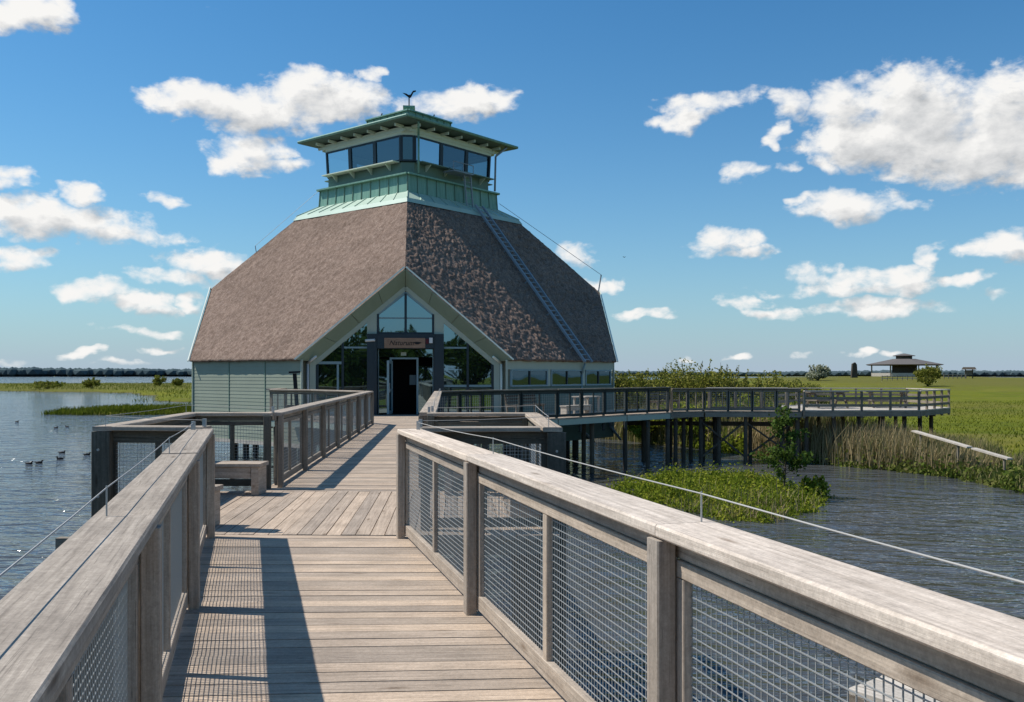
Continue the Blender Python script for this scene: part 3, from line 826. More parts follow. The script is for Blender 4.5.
# local frame: x = right, y = away from the camera; front gable looks to -y
G, W_, ZE, ZA = 9.8, 4.3, 2.25, 5.9
HS = (ZA - ZE) / (14.1 - G)                    # slope along the hips
def hip(z): return 14.1 - (z - ZE) / HS
ZT = ZA + HS * (G - 5.55)                      # top of the thatch
def face_pt(k, q, p, z):
    """k-th roof face: q outwards from the middle, p along the face"""
    a = R(-45 + 90 * k)
    return Vector((math.cos(a) * q - math.sin(a) * p, math.sin(a) * q + math.cos(a) * p, z))
def thatch():
    vs, fs = [], []
    for k in range(4):
        rows, cols = (150, 250) if k == 0 else ((90, 120) if k == 3 else (30, 40))
        base = len(vs)
        nrm = Vector((math.cos(R(-45 + 90 * k)) * .766, math.sin(R(-45 + 90 * k)) * .766, .643))
        zs = [None, None, None] + [ZE + (ZT - ZE) * i / rows for i in range(rows + 1)]
        R_ = len(zs)
        for i, z in enumerate(zs):
            pre = i < 3
            zz = ZE if pre else z
            q = hip(zz) / math.sqrt(2); half = min(q, G * math.sqrt(2) - q)
            for j in range(cols + 1):
                p = -half + 2 * half * j / cols
                if pre:
                    dq, dz = [(-.62, -.0), (-.24, -.05), (-.05, -.045)][i]
                    v = face_pt(k, q + dq, p, ZE + dz)
                    v += Vector((0, 0, .05 * mnoise.noise(v * 3.1)))
                else:
                    v = face_pt(k, q, p, z)
                    rough = .115 if k == 0 else .045
                    n = mnoise.noise(v * 2.6) * (.5 if k else .25) + mnoise.noise(v * 5.6) * (.6 if k else .45) + mnoise.noise(v * .6) * (.8 if k else .3) + (0 if k else mnoise.noise(v * 11.0) * .55)
                    edge = min(1, abs(abs(p) - half) / .35)
                    v += nrm * (n * rough * (.35 + .65 * edge)) 
                    if i == 3: v += Vector((0, 0, .03 * mnoise.noise(v * 5)))
                vs.append(v[:])
        for i in range(R_ - 1):
            for j in range(cols):
                a = base + i * (cols + 1) + j
                fs.append((a, a + 1, a + cols + 2, a + cols + 1))
    me = bpy.data.meshes.new('thatched_roof'); me.from_pydata(vs, [], fs)
    me.polygons.foreach_set('use_smooth', [True] * len(fs)); me.materials.append(M['thatch']); me.update()
    o = bpy.data.objects.new('thatched_roof', me); col.objects.link(o); o.parent = B
thatch()

def gp(k, v, u, z):
    """gable frame k (0 front, 1 right, 2 back, 3 left): v sideways, u outwards"""
    a = R(90 * k)
    x, y = v, -u
    return Vector((math.cos(a) * x - math.sin(a) * y, math.sin(a) * x + math.cos(a) * y, z))
WALLZ0 = -1.15
for k in range(4):
    # thatch verge closing strip, white edge and sloping soffit of each gable
    for s in (-1, 1):
        o0 = gp(k, 0, G, ZA); o1 = gp(k, s * W_, G, ZE)
        e = (o1 - o0).normalized(); out = gp(k, 0, 1, 0) - gp(k, 0, 0, 0)
        nrm = e.cross(out).normalized()
        if nrm.z < 0: nrm = -nrm
        q = MB()
        q.beam(o0 + out * .04 + nrm * .07 - e * .02, o1 + out * .04 + nrm * .04 + e * .06, .045, .06, nrm)
        q.build('verge_strip', M['trim_white'], B)
        q = MB()
        i0 = gp(k, 0, G - .72, ZA - .66); i1 = gp(k, s * 3.66, G - .72, ZE - .10)
        t1 = o1 - Vector((0, 0, .03))
        t0 = o0 - Vector((0, 0, .04))
        n = 4
        for j in range(n):
            a0, a1 = j / n + .002, (j + 1) / n - .002
            q.prism([t0.lerp(t1, a0), t0.lerp(t1, a1), i0.lerp(i1, a1), i0.lerp(i1, a0)], -nrm * -.03)
        q.build('bargeboard', M['soffit'], B)
        q = MB(); q.beam(i0 + out * .01 - nrm * .07, i1 + out * .01 - nrm * .07 + e * .05, .06, .13, nrm); q.build('gable_trim', M['trim'] if k == 0 else M['soffit'], B)
# siding walls
def siding(mb, a, b, z0, z1, out, h=.145, r=0):
    """lapped boards from a to b (local xy), facing out"""
    a = Vector((a[0], a[1], 0)); b = Vector((b[0], b[1], 0)); out = Vector((out[0], out[1], 0)).normalized()
    n = max(1, int((z1 - z0) / h)); hh = (z1 - z0) / n
    L = (b - a).length
    for i in range(n):
        zl = z0 + i * hh; zh = zl + hh
        lo = out * .014; hi = out * .003; r = random.random()
        pts = [a + lo + Vector((0, 0, zl)), b + lo + Vector((0, 0, zl)), b + hi + Vector((0, 0, zh)), a + hi + Vector((0, 0, zh))]
        mb.face(pts, [(0, 0), (L, 0), (L, hh), (0, hh)], r)
        mb.face([a + Vector((0, 0, zl)), b + Vector((0, 0, zl)), pts[1], pts[0]], None, r)
QW = 14.1 / math.sqrt(2) - .24
PW = G * math.sqrt(2) - 14.1 / math.sqrt(2)      # half length of a wing at the eave
wing_len = PW + .05
for k in range(4):
    a = R(-45 + 90 * k); out = Vector((math.cos(a), math.sin(a), 0)); tan = Vector((-math.sin(a), math.cos(a), 0))
    pa = out * QW - tan * wing_len; pb = out * QW + tan * wing_len
    mb = MB()
    if k == 0:     # right wing with a band of windows
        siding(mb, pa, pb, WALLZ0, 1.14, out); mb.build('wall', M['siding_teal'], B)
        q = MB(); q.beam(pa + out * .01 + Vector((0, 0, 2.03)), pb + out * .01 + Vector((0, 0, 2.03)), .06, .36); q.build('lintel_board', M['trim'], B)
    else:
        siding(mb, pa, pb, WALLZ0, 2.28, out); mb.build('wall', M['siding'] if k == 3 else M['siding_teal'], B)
    # vertical battens and corner boards
    ts = (0, .36, .69, 1) if k != 0 else (0, 1)
    for t in ts:
        p = pa.lerp(pb, t)
        q = MB(); q.beam(p + out * .02 + Vector((0, 0, WALLZ0)), p + out * .02 + Vector((0, 0, 2.24)), .05 if t in (0, 1) else .028, .09 if t in (0, 1) else .03, out)
        q.build('corner_board' if t in (0, 1) else 'batten', M['trim'] if t in (0, 1) else M['tower_trim'], B)
    # underside
    q = MB(); q.beam(pa + Vector((0, 0, WALLZ0 - .08)) - out * .03, pb + Vector((0, 0, WALLZ0 - .08)) - out * .03, .12, .16); q.build('sill_beam', M['bleached'] if k == 3 else M['siding_teal'], B)
    if k == 0:
        z0, z1 = 1.17, 1.82
        for i, (t0, t1) in enumerate(((.03, .345), (.375, .675), (.705, .97))):
            p0 = pa.lerp(pb, t0) + out * .03; p1 = pa.lerp(pb, t1) + out * .03
            q = MB()
            q.beam(p0 + Vector((0, 0, z0)), p1 + Vector((0, 0, z0)), .09, .07); q.beam(p0 + Vector((0, 0, z1)), p1 + Vector((0, 0, z1)), .09, .06)
            for t in (0.012, .988):
                pp = p0.lerp(p1, t); q.beam(pp + Vector((0, 0, z0 + .036)), pp + Vector((0, 0, z1 - .031)), .06, .085, out)
            fo = q.build('window', M['frame_mid'], B)
            q = MB(); pp = p0.lerp(p1, .5); q.beam(pp + Vector((0, 0, z0 + .036)), pp + Vector((0, 0, z1 - .031)), .07, .075, out)
            q.build('mullion', M['frame'], fo)
            for s0, s1 in ((.03, .48), (.52, .97)):
                q = MB(); c0 = p0.lerp(p1, s0) + Vector((0, 0, (z0 + z1) / 2)); c1 = p0.lerp(p1, s1) + Vector((0, 0, (z0 + z1) / 2))
                q.beam(c0 - out * .012, c1 - out * .012, .016, z1 - z0 - .07)
                q.build('pane', M['pane_dark'], fo)
            if i: 
                q = MB(); pp = pa.lerp(pb, t0 - .015) + out * .02
                q.beam(pp + Vector((0, 0, 1.142)), pp + Vector((0, 0, 1.848)), .16, .05, out); q.build('wall_post', M['trim'], B)
for k in range(4):
    for s_ in (-1, 1):
        q = MB(); o_ = gp(k, 0, 1, 0)
        v0, v1 = sorted((s_ * 3.70, s_ * 4.70))
        q.prism([gp(k, v0, G - .80, WALLZ0), gp(k, v1, G - .80, WALLZ0), gp(k, v1, G - .80, 2.24), gp(k, v0, G - .80, 2.24)], o_ * .06)
        q.build('return_wall', M['siding'] if k in (0, 3) else M['siding_teal'], B)
# side and back gable walls: boarded
for k in (1, 2, 3):
    q = MB(); n = 24; u = G - .80
    zlo = WALLZ0
    out = gp(k, 0, 1, 0)
    rows = int((ZA - .75 - zlo) / .145)
    for i in range(rows):
        z = zlo + i * .145; hw = min(3.72, max(0.1, (ZA - .70 - z - .145) / ((ZA - ZE) / W_)))
        a = gp(k, -hw, u, 0); b = gp(k, hw, u, 0)
        siding(q, a, b, z, z + .145, out)
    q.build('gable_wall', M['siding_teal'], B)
    q = MB(); q.prism([gp(k, -.7, u + .03, .3), gp(k, .7, u + .03, .3), gp(k, .7, u + .03, 1.7), gp(k, -.7, u + .03, 1.7)], out * .03)
    fo = q.build('window', M['frame_mid'], B)
    q = MB(); q.prism([gp(k, -.6, u + .062, .4), gp(k, .6, u + .062, .4), gp(k, .6, u + .062, 1.6), gp(k, -.6, u + .062, 1.6)], out * .01); q.build('pane', M['pane'], fo)

# ---- glazed front gable
UG = G - .76
def fr(mb, v0, v1, z0, z1, du=0.0, th=.12, m=0):
    mb.prism([gp(0, v0, UG + du, z0), gp(0, v1, UG + du, z0), gp(0, v1, UG + du, z1), gp(0, v0, UG + du, z1)], gp(0, 0, th, 0) - gp(0, 0, 0, 0), m)
def zroof(v): return ZA - .80 - abs(v) * (ZA - ZE) / W_ * .985
def gable_front():
    out = gp(0, 0, 1, 0)
    # dark backing: interior box behind glass
    for s in (-1, 1):
        # glass panes
        lo = 1.17
        def pane(v0, v1, zb, sl=True, zt=None, name='pane', par=None):
            zt0 = zroof(v0) if zt is None else zt; zt1 = zroof(v1) if zt is None else zt
            q = MB(); q.prism([gp(0, v0, UG + .02, zb), gp(0, v1, UG + .02, zb), gp(0, v1, UG + .02, zt1), gp(0, v0, UG + .02, zt0)], out * .012)
            q.build(name, M['pane'], par)
        # window group on each side of the entrance
        q = MB()
        v_out, v_mid, v_in = s * 3.62, s * 2.50, s * 1.40
        fr(q, min(v_mid, v_mid + s * .09), max(v_mid, v_mid + s * .09), .02, zroof(v_mid) - .03, 0, .09)
        fr(q, min(v_out, v_out - s * .1), max(v_out, v_out - s * .1), .02, zroof(v_out) - .02, 0, .10)
        wf = q.build('window', M['frame'], B)
        if s < 0:
            pane(-3.52, -2.60, 2.18, par=wf); pane(-3.52, -2.60, .12, zt=2.05, par=wf)
            pane(-2.50, -1.55, 2.78, par=wf); pane(-2.50, -1.55, .12, zt=2.70, par=wf)
            q = MB(); fr(q, -3.52, -2.59, 2.06, 2.17, .0, .08); fr(q, -2.49, -1.55, 2.705, 2.775, 0, .08); fr(q, -3.52, -1.55, .02, .115, 0, .08)
            fr(q, -2.78, -2.70, .12, 2.05, 0.03, .06)
        else:
            pane(1.55, 2.50, 2.78, par=wf); pane(1.55, 2.50, 1.22, zt=2.70, par=wf); pane(2.60, 3.52, 1.22, par=wf)
            pane(1.55, 2.50, .12, zt=1.12, par=wf); pane(2.6, 3.52, .12, zt=1.12, par=wf)
            q = MB(); fr(q, 1.55, 2.49, 2.705, 2.775, 0, .08); fr(q, 1.55, 2.49, 1.125, 1.215, 0, .1); fr(q, 2.60, 3.52, 1.125, 1.215, 0, .1); fr(q, 1.55, 3.52, .02, .115, 0, .08)
        q.build('transom', M['frame_mid'], wf)
        # outer post and slope frame
        q = MB(); fr(q, min(s * 3.62, s * 3.86), max(s * 3.62, s * 3.86), -.25, 2.28, 0, .16); q.build('corner_post', M['trim'], B)
        q = MB()
        a = gp(0, 0, UG, ZA - .72); b = gp(0, s * 3.7, UG, zroof(3.7) + .06)
        e = (b - a).normalized(); nn = Vector((-e.z, 0, e.x)) if s > 0 else Vector((e.z, 0, -e.x))
        if nn.z < 0: nn = -nn
        q.beam(a + out * .06, b + out * .06, .10, .17, nn); q.build('slope_frame', M['trim'], B)
        # entrance posts
        q = MB(); fr(q, min(s * 1.16, s * 1.56), max(s * 1.16, s * 1.56), .0, 3.30, .0, .20); q.build('entrance_post', M['frame'], B)
        q = MB(); q.prism([gp(0, s * 1.165, UG, 3.301), gp(0, s * 1.56, UG, 3.301), gp(0, s * 1.56, UG, zroof(1.56) + .06), gp(0, s * 1.165, UG, zroof(1.165) + .06)], gp(0, 0, .10, 0) - gp(0, 0, 0, 0)); q.build('upper_post', M['trim'], B)
        # downpipe with a swan neck
        q = MB(); p = gp(0, s * 3.93, UG + .16, 2.1)
        q.tube(p, gp(0, s * 3.93, UG + .16, -.2), .05, n=10); q.tube(gp(0, s * 3.55, UG + .62, 2.36), p, .05, n=10)
        q.build('downpipe', M['white'] if s < 0 else M['trim_white'], B, True)
    # upper window
    q = MB()
    fr(q, -1.16, 1.16, 3.305, 3.37, 0, .12)
    fr(q, -1.16, -1.08, 3.371, zroof(1.12) - .05, 0, .12); fr(q, 1.08, 1.16, 3.371, zroof(1.12) - .05, 0, .12)
    fr(q, -.045, .045, 3.371, ZA - .95, 0, .13)
    wf = q.build('window', M['frame'], B)
    for s in (-1, 1):
        a, b = (.05, 1.075) if s > 0 else (-1.075, -.05)
        q = MB(); q.prism([gp(0, a, UG + .02, 3.372), gp(0, b, UG + .02, 3.372), gp(0, b, UG + .02, 3.92), gp(0, a, UG + .02, 3.92)], out * .012); q.build('pane', M['pane'], wf)
        q = MB(); q.prism([gp(0, a, UG + .02, 3.98), gp(0, b, UG + .02, 3.98), gp(0, b, UG + .02, zroof(b) - .1), gp(0, a, UG + .02, zroof(a) - .1)], out * .012); q.build('pane', M['pane'], wf)
        q = MB(); fr(q, a, b, 3.921, 3.979, 0, .09); q.build('transom', M['frame_mid'], wf)
        q = MB()
        A_ = gp(0, 0, UG + .05, ZA - .90); B_ = gp(0, s * 1.12, UG + .05, zroof(1.12) - .06); e = (B_ - A_).normalized()
        q.beam(A_, B_, .10, .09, out.cross(e)); q.build('head_frame', M['frame_mid'], wf)
    # header beam, sign
    q = MB(); fr(q, -1.15, 1.15, 2.70, 3.298, 0, .22); q.build('header_beam', M['frame'], B)
    q = MB(); fr(q, -.86, .80, 2.72, 3.13, .225, .035); sg = q.build('sign', M['sign'], B)
    cu = bpy.data.curves.new('lettering', 'FONT'); cu.body = 'Naturum'; cu.size = .27; cu.shear = .35; cu.extrude = .004; cu.align_x = 'CENTER'
    to = bpy.data.objects.new('lettering', cu); col.objects.link(to)
    bpy.context.view_layer.update()
    me = bpy.data.meshes.new_from_object(to.evaluated_get(bpy.context.evaluated_depsgraph_get()))
    col.objects.unlink(to); bpy.data.objects.remove(to); 
    me.name = 'lettering'; me.materials.clear(); me.materials.append(M['ink'])
    lt = bpy.data.objects.new('lettering', me); col.objects.link(lt); lt.parent = sg
    p = gp(0, -.17, UG + .265, 2.84); lt.location = p; lt.rotation_euler = (R(90), 0, 0)
    q = MB(); c = gp(0, .47, UG + .262, 2.93); 
    bird = [(-.16, .02), (-.06, -.05), (.05, -.06), (.13, -.02), (.19, .0), (.14, .025), (.08, .03), (-.02, .04)]
    q.prism([c + Vector((x, 0, z)) for x, z in bird], (0, -.008, 0)); q.build('bird_emblem', M['ink'], sg)
    q = MB(); fr(q, .82, .94, 2.90, 3.10, .225, .06); q.build('alarm_box', M['red'], B)
    q = MB(); fr(q, .96, 1.10, 2.92, 3.14, .225, .10); q.build('lamp', M['white'], B)
    q = MB(); c = gp(0, -1.62, UG + .16, 3.02); q.tube(c, c + Vector((.38, -.10, .02)), .055, n=10); q.beam(c + Vector((.2, .12, -.02)), c + Vector((.2, -.02, -.02)), .05, .05); q.build('camera_housing', M['white'], B)
    # doorway: recessed dark lobby, frame, side lights, open leaf
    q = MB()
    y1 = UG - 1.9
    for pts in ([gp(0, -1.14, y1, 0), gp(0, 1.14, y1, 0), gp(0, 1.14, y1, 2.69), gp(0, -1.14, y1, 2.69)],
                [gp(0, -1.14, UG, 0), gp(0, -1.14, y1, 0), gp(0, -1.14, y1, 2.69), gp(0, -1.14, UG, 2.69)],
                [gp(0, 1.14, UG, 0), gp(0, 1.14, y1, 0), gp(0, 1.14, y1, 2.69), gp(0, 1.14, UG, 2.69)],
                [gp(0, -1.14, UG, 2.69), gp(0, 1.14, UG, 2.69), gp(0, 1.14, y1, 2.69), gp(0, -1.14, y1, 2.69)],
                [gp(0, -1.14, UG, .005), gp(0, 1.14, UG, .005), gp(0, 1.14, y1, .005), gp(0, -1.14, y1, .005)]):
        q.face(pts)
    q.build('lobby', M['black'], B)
    dd = -.35     # door line set back
    q = MB(); fr(q, -.66, -.58, .0, 2.27, dd, .1); fr(q, .44, .52, .0, 2.27, dd, .1); fr(q, -.66, .52, 2.271, 2.34, dd, .1)
    fr(q, -1.14, -1.10, 0, 2.68, dd, .1); fr(q, 1.10, 1.14, 0, 2.68, dd, .1)
    df = q.build('door_frame', M['frame_mid'], B)
    for a, b, z0, z1 in ((-1.10, -.66, .05, 2.27), (.52, 1.10, .05, 2.0), (-1.10, 1.10, 2.36, 2.68)):
        q = MB(); q.prism([gp(0, a, UG + dd + .04, z0), gp(0, b, UG + dd + .04, z0), gp(0, b, UG + dd + .04, z1), gp(0, a, UG + dd + .04, z1)], out * .012); q.build('side_pane', M['pane'], df)
    q = MB(); fr(q, -.20, .02, 2.42, 2.56, dd + .06, .02); q.build('notice', M['trim'], df)
    q = MB(); fr(q, .14, .40, 1.2, 1.62, dd - 1.0, .02); q.build('paper_notice', M['frame_mid'], df)
    # open leaf, swung out on the left jamb
    h = gp(0, -.58, UG + dd + .11, 0); e = Vector((-.13, -.99, 0)).normalized(); nn = Vector((.99, -.13, 0))
    q = MB()
    q.beam(h + Vector((0, 0, .04)), h + Vector((0, 0, 2.2)), .09, .05, e); q.beam(h + e * .86 + Vector((0, 0, .04)), h + e * .86 + Vector((0, 0, 2.2)), .09, .05, e)
    for z in (.12, 1.0, 2.16): q.beam(h + e * .046 + Vector((0, 0, z)), h + e * .814 + Vector((0, 0, z)), .05, .1)
    do = q.build('door', M['frame_mid'], B)
    q = MB(); c = h + e * .43; q.beam(c - e * .384 + Vector((0, 0, 1.08)), c + e * .384 + Vector((0, 0, 1.08)), .012, 2.0); q.build('door_pane', M['pane'], do)
    q = MB(); c = h + e * .80 + nn * .05; q.tube(c + Vector((0, 0, .9)), c + Vector((0, 0, 1.3)), .015); q.build('handle', M['wire'], do)
    # plinth under the gable
    q = MB(); fr(q, -3.86, 3.86, -1.1, -.012, -.05, .10); q.build('plinth', M['siding_teal'], B)
gable_front()

# ---- floor slab underside + piles
q = MB()
oct_ = []
for k in range(4):
    oct_ += [gp(k, -3.6, G - 1.0, WALLZ0 + .02), gp(k, 3.6, G - 1.0, WALLZ0 + .02)]
q.prism(oct_, (0, 0, -.12)); q.build('floor_slab', M['pile'], B)
for i in range(-3, 4):
    for j in range(-3, 4):
        if abs(i) + abs(j) <= 4:
            q = MB(); q.tube((i * 2.7, j * 2.7, -3.6), (i * 2.7, j * 2.7, WALLZ0 - .1), .16, n=10); q.build('pile', M['pile'], B)

# ---- copper skirt, tower
def sq(r, z): return [gp(k, 0, r, z) for k in range(4)]        # corners on the axes
def ring_faces(mb, r0, z0, r1, z1, m=0):
    a, b = sq(r0, z0), sq(r1, z1)
    for k in range(4):
        j = (k + 1) % 4
        mb.face([a[k], a[j], b[j], b[k]], None, .5, m)
def seams(q, r0, z0, r1, z1, n, w=.035, h=.05, m=1):
    a, b = sq(r0, z0), sq(r1, z1)
    for k in range(4):
        j = (k + 1) % 4
        fn = ((a[j] - a[k]).cross(b[k] - a[k])).normalized()
        for i in range(n + 1):
            t = i / n
            q.beam(a[k].lerp(a[j], t) + fn * .012, b[k].lerp(b[j], t) + fn * .012, w, h, fn, m=m)
q = MB(); ring_faces(q, 5.80, ZT - .16, 5.62, ZT + .06); ring_faces(q, 5.62, ZT + .06, 4.50, 10.06)
seams(q, 5.62, ZT + .06, 4.50, 10.06, 9); q.build('copper_skirt', [M['copper_light'], M['copper_light']], B)
q = MB(); ring_faces(q, 4.50, 10.06, 4.44, 10.86); seams(q, 4.50, 10.06, 4.44, 10.86, 10, .03, .05)
q.build('copper_band', [M['copper'], M['tower_trim']], B)
q = MB()
for k in range(4):
    a, b = gp(k, 0, 4.56, 10.89), gp((k + 1) % 4, 0, 4.56, 10.89)
    q.beam(a, b, .20, .07)
q.build('band_cap', M['copper'], B)
# octagon (square with cut corners) ring at radius r
CUT = .42
def oc(r, z):
    out = []
    for k in range(4):
        out += [gp(k, -CUT * .72, r - CUT * .72, z), gp(k, CUT * .72, r - CUT * .72, z)]
    return out
def oct_ring(mb, r0, z0, r1, z1):
    a, b = oc(r0, z0), oc(r1, z1)
    for k in range(8):
        j = (k + 1) % 8
        mb.face([a[k], a[j], b[j], b[k]], None, .5)
q = MB(); oct_ring(q, 4.32, 10.92, 4.30, 11.50); q.build('tower_wall', M['tower_trim'], B)
q = MB(); oct_ring(q, 4.44, 12.72, 4.52, 13.10); q.build('tower_lintel', M['tower_beam'], B)
q = MB()
a = oc(4.30, 11.40)
q.face(a, None, .2); q.build('tower_floor', M['tower_trim'], B)
q = MB(); q.face(oc(4.4, 13.0), None, .2); q.build('tower_ceiling', M['tower_trim'], B)
# windows: bottom ring r 4.30 z 11.56, top ring r 4.48 z 12.72 (leaning outwards)
lo, hi = oc(4.36, 11.55), oc(4.42, 12.73)
for k in range(8):
    j = (k + 1) % 8
    n = 3 if k % 2 == 1 else 1
    fn = ((lo[j] - lo[k]).cross(hi[k] - lo[k])).normalized()
    if fn.dot(lo[k] - Vector((0, 0, lo[k].z))) < 0: fn = -fn
    for i in range(n):
        t0, t1 = i / n, (i + 1) / n
        c00, c10 = lo[k].lerp(lo[j], t0), lo[k].lerp(lo[j], t1); c01, c11 = hi[k].lerp(hi[j], t0), hi[k].lerp(hi[j], t1)
        q = MB(); L = (c10 - c00).length; e = (c10 - c00) / L
        w = .085 if n == 3 else .05
        q.beam(c00 + e * w * .6, c01 + e * w * .6, .10, w * 1.1, fn); q.beam(c10 - e * w * .6, c11 - e * w * .6, .10, w * 1.1, fn)
        q.beam(c00 + e * w * 1.2 + Vector((0, 0, .03)), c10 - e * w * 1.2 + Vector((0, 0, .03)), .08, .07, fn)
        q.beam(c01 + e * w * 1.2 - Vector((0, 0, .03)), c11 - e * w * 1.2 - Vector((0, 0, .03)), .08, .07, fn)
        fo = q.build('tower_window', M['frame'], B)
        q = MB(); dz = Vector((0, 0, .07)); dw = e * w * 1.2
        q.face([c00 + dw + dz, c10 - dw + dz, c11 - dw - dz, c01 + dw - dz]); q.build('pane', M['pane_clear'] if n == 3 else M['pane_dark'], fo)
# console desk and seats inside, dark silhouettes
q = MB(); q.box(-.8, .8, -.6, .6, 11.42, 12.1); q.build('stair_well', M['tower_trim'], B)
# sill shelf with brackets
for k in range(4):
    a, b = gp(k, .42, 4.46 - .42, 11.50), gp((k + 1) % 4, -.42, 4.46 - .42, 11.50)
    e = (b - a).normalized(); out = Vector((e.y, -e.x, 0))
    if out.dot(a - Vector((0, 0, a.z))) < 0: out = -out
    q = MB(); q.beam(a + out * .16, b + out * .16, .42, .045); q.build('sill_shelf', M['tower_beam'] if k in (3,) else M['tower_trim'], B)
    for i in range(4):
        p = a.lerp(b, (i + .5) / 4)
        q = MB()
        q.prism([p - out * .08 + Vector((0, 0, -.03)), p + out * .30 + Vector((0, 0, -.03)), p + out * .28 + Vector((0, 0, -.06)), p - out * .04 + Vector((0, 0, -.33)), p - out * .08 + Vector((0, 0, -.33))], e * .03)
        q.build('bracket', M['tower_beam'], B)
# roof of the tower
q = MB()
ZR = 13.20
A = [sq(5.45, ZR), sq(5.50, ZR + .03), sq(5.50, ZR + .16), sq(2.1, 13.98)]
for i in range(3):
    for k in range(4):
        j = (k + 1) % 4; q.face([A[i][k], A[i][j], A[i + 1][j], A[i + 1][k]], None, .5)
q.face(A[0][::-1], None, .4); q.face(A[3], None, .4)
tr = q.build('tower_roof', M['roof_dark'], B)
q = MB()
for k in range(4):
    a, b = sq(5.53, ZR + .09)[k], sq(5.53, ZR + .09)[(k + 1) % 4]
    q.tube(a, b, .07, n=8)
q.build('gutter', M['copper'], B)
for k in range(4):          # rafters under the eave
    a, b = sq(4.48, 13.10)[k], sq(4.48, 13.10)[(k + 1) % 4]
    e = (b - a).normalized(); out = Vector((e.y, -e.x, 0))
    if out.dot(a - Vector((0, 0, a.z))) < 0: out = -out
    for i in range(7):
        p = a.lerp(b, (i + .35) / 6.7)
        q = MB(); q.beam(p - out * .05, p + out * .48, .07, .13); q.build('rafter', M['tower_beam'], B)
    q = MB(); q.beam(a - out * .02 + e * .2 + Vector((0, 0, -.16)), b - out * .02 - e * .2 + Vector((0, 0, -.16)), .10, .13); q.build('wall_plate', M['tower_beam'], B)
q = MB(); ring_faces(q, 2.12, 13.9, 2.10, 14.46); q.face(sq(2.10, 14.46)); seams(q, 2.12, 13.95, 2.10, 14.46, 6, .03, .05); q.build('parapet', [M['copper'], M['tower_trim']], B)
q = MB()
for k in range(4): q.beam(sq(2.14, 14.48)[k], sq(2.14, 14.48)[(k + 1) % 4], .16, .06)
q.build('parapet_cap', M['copper'], B)
q = MB(); q.box(-.24, .24, -.24, .24, 14.46, 15.12); q.box(-.30, .30, -.30, .30, 15.12, 15.22); q.build('roof_vent', M['copper'], B)
# weather vane: crane shape on a rod
q = MB(); q.tube((0, 0, 15.22), (0, 0, 15.75), .03, n=8)
wv = [(x * .74, z * .74) for x, z in [(-.45, .30), (-.12, .06), (-.02, -.02), (.10, -.03), (.16, .05), (.30, .34), (.48, .42), (.46, .50), (.26, .46), (.10, .20), (-.02, .16), (-.20, .26)]]
q.prism([(x, 0, 15.72 + z) for x, z in wv], (0, .03, 0)); q.build('weathervane', M['ink'], B)
for x, y in ((-1.4, -.7), (1.2, -.75)):
    q = MB(); q.prism([(x - .03, y, 14.48), (x + .02, y, 14.48), (x + .10, y, 14.66), (x + .05, y, 14.68)], (0, .06, 0)); q.build('vent_hook', M['ink'], B)
# tower downpipes
for k, v in ((0, .5), (1, -.4)):
    q = MB(); p0 = gp(k, v, 5.35 - abs(v), 13.18); p1 = gp(k, v, 4.78 - abs(v), 12.72); p2 = gp(k, v, 4.74 - abs(v), 10.95)
    q.tube(p0, p1, .05, n=8); q.tube(p1, p2, .05, n=8); q.build('downpipe', M['copper'] if k == 0 else M['steel'], B, True)
# roof ladder up the right face
def rp(p, z, off=0.0):
    q_ = hip(z) / math.sqrt(2)
    nrm = Vector((math.cos(R(-45)) * .766, math.sin(R(-45)) * .766, .643))
    return face_pt(0, q_, p, z) + nrm * off
q = MB()
lad0, lad1 = rp(1.1, 2.05, .22), rp(.95, 9.75, .22)
t = Vector((math.cos(R(45)), math.sin(R(45)), 0))
fn = Vector((math.cos(R(-45)) * .766, math.sin(R(-45)) * .766, .643))
for s in (-.27, .27): q.beam(lad0 + t * s, lad1 + t * s, .09, .10, fn)
lad = q.build('ladder', M['steel'], B)
for i in range(34):
    p = lad0.lerp(lad1, (i + .5) / 34); q = MB(); q.tube(p - t * .225, p + t * .225, .028, n=6); q.build('rung', M['steel'], lad)
q = MB()
for i in range(5):
    p = lad0.lerp(lad1, (i + .5) / 5)
    for s in (-.24, .24): q.beam(p + t * s - fn * .30, p + t * s - fn * .045, .04, .04, t)
q.build('standoff', M['steel'], lad)
# second flight: up the copper band to the tower window, little balcony
e0 = (gp(1, 0, 1, 0) - gp(0, 0, 1, 0)).normalized(); o0 = Vector((e0.y, -e0.x, 0))
c0 = (gp(0, 0, 4.6, 0) + gp(1, 0, 4.6, 0)) / 2 - e0 * .2
q = MB()
q.beam(c0 + o0 * .35 + Vector((0, 0, 11.32)) - e0 * .7, c0 + o0 * .35 + Vector((0, 0, 11.32)) + e0 * .7, .7, .05)
for s in (-.7, .0, .7):
    q.tube(c0 + o0 * .68 + e0 * s + Vector((0, 0, 11.35)), c0 + o0 * .68 + e0 * s + Vector((0, 0, 11.75)), .02)
q.tube(c0 + o0 * .68 - e0 * .7 + Vector((0, 0, 11.75)), c0 + o0 * .68 + e0 * .7 + Vector((0, 0, 11.75)), .02)
for s in (.35, .8):
    q.beam(c0 + o0 * .30 + e0 * (s + .3) + Vector((0, 0, 9.85)), c0 + o0 * .40 + e0 * s + Vector((0, 0, 11.3)), .05, .07, o0)
for i in range(6):
    z = 10.0 + i * .25; f_ = (z - 9.85) / 1.45
    q.tube(c0 + o0 * (.30 + .1 * f_) + e0 * (.65 - .3 * f_) + Vector((0, 0, z)), c0 + o0 * (.30 + .1 * f_) + e0 * (1.1 - .3 * f_) + Vector((0, 0, z)), .016)
q.build('service_balcony', M['steel'], B)
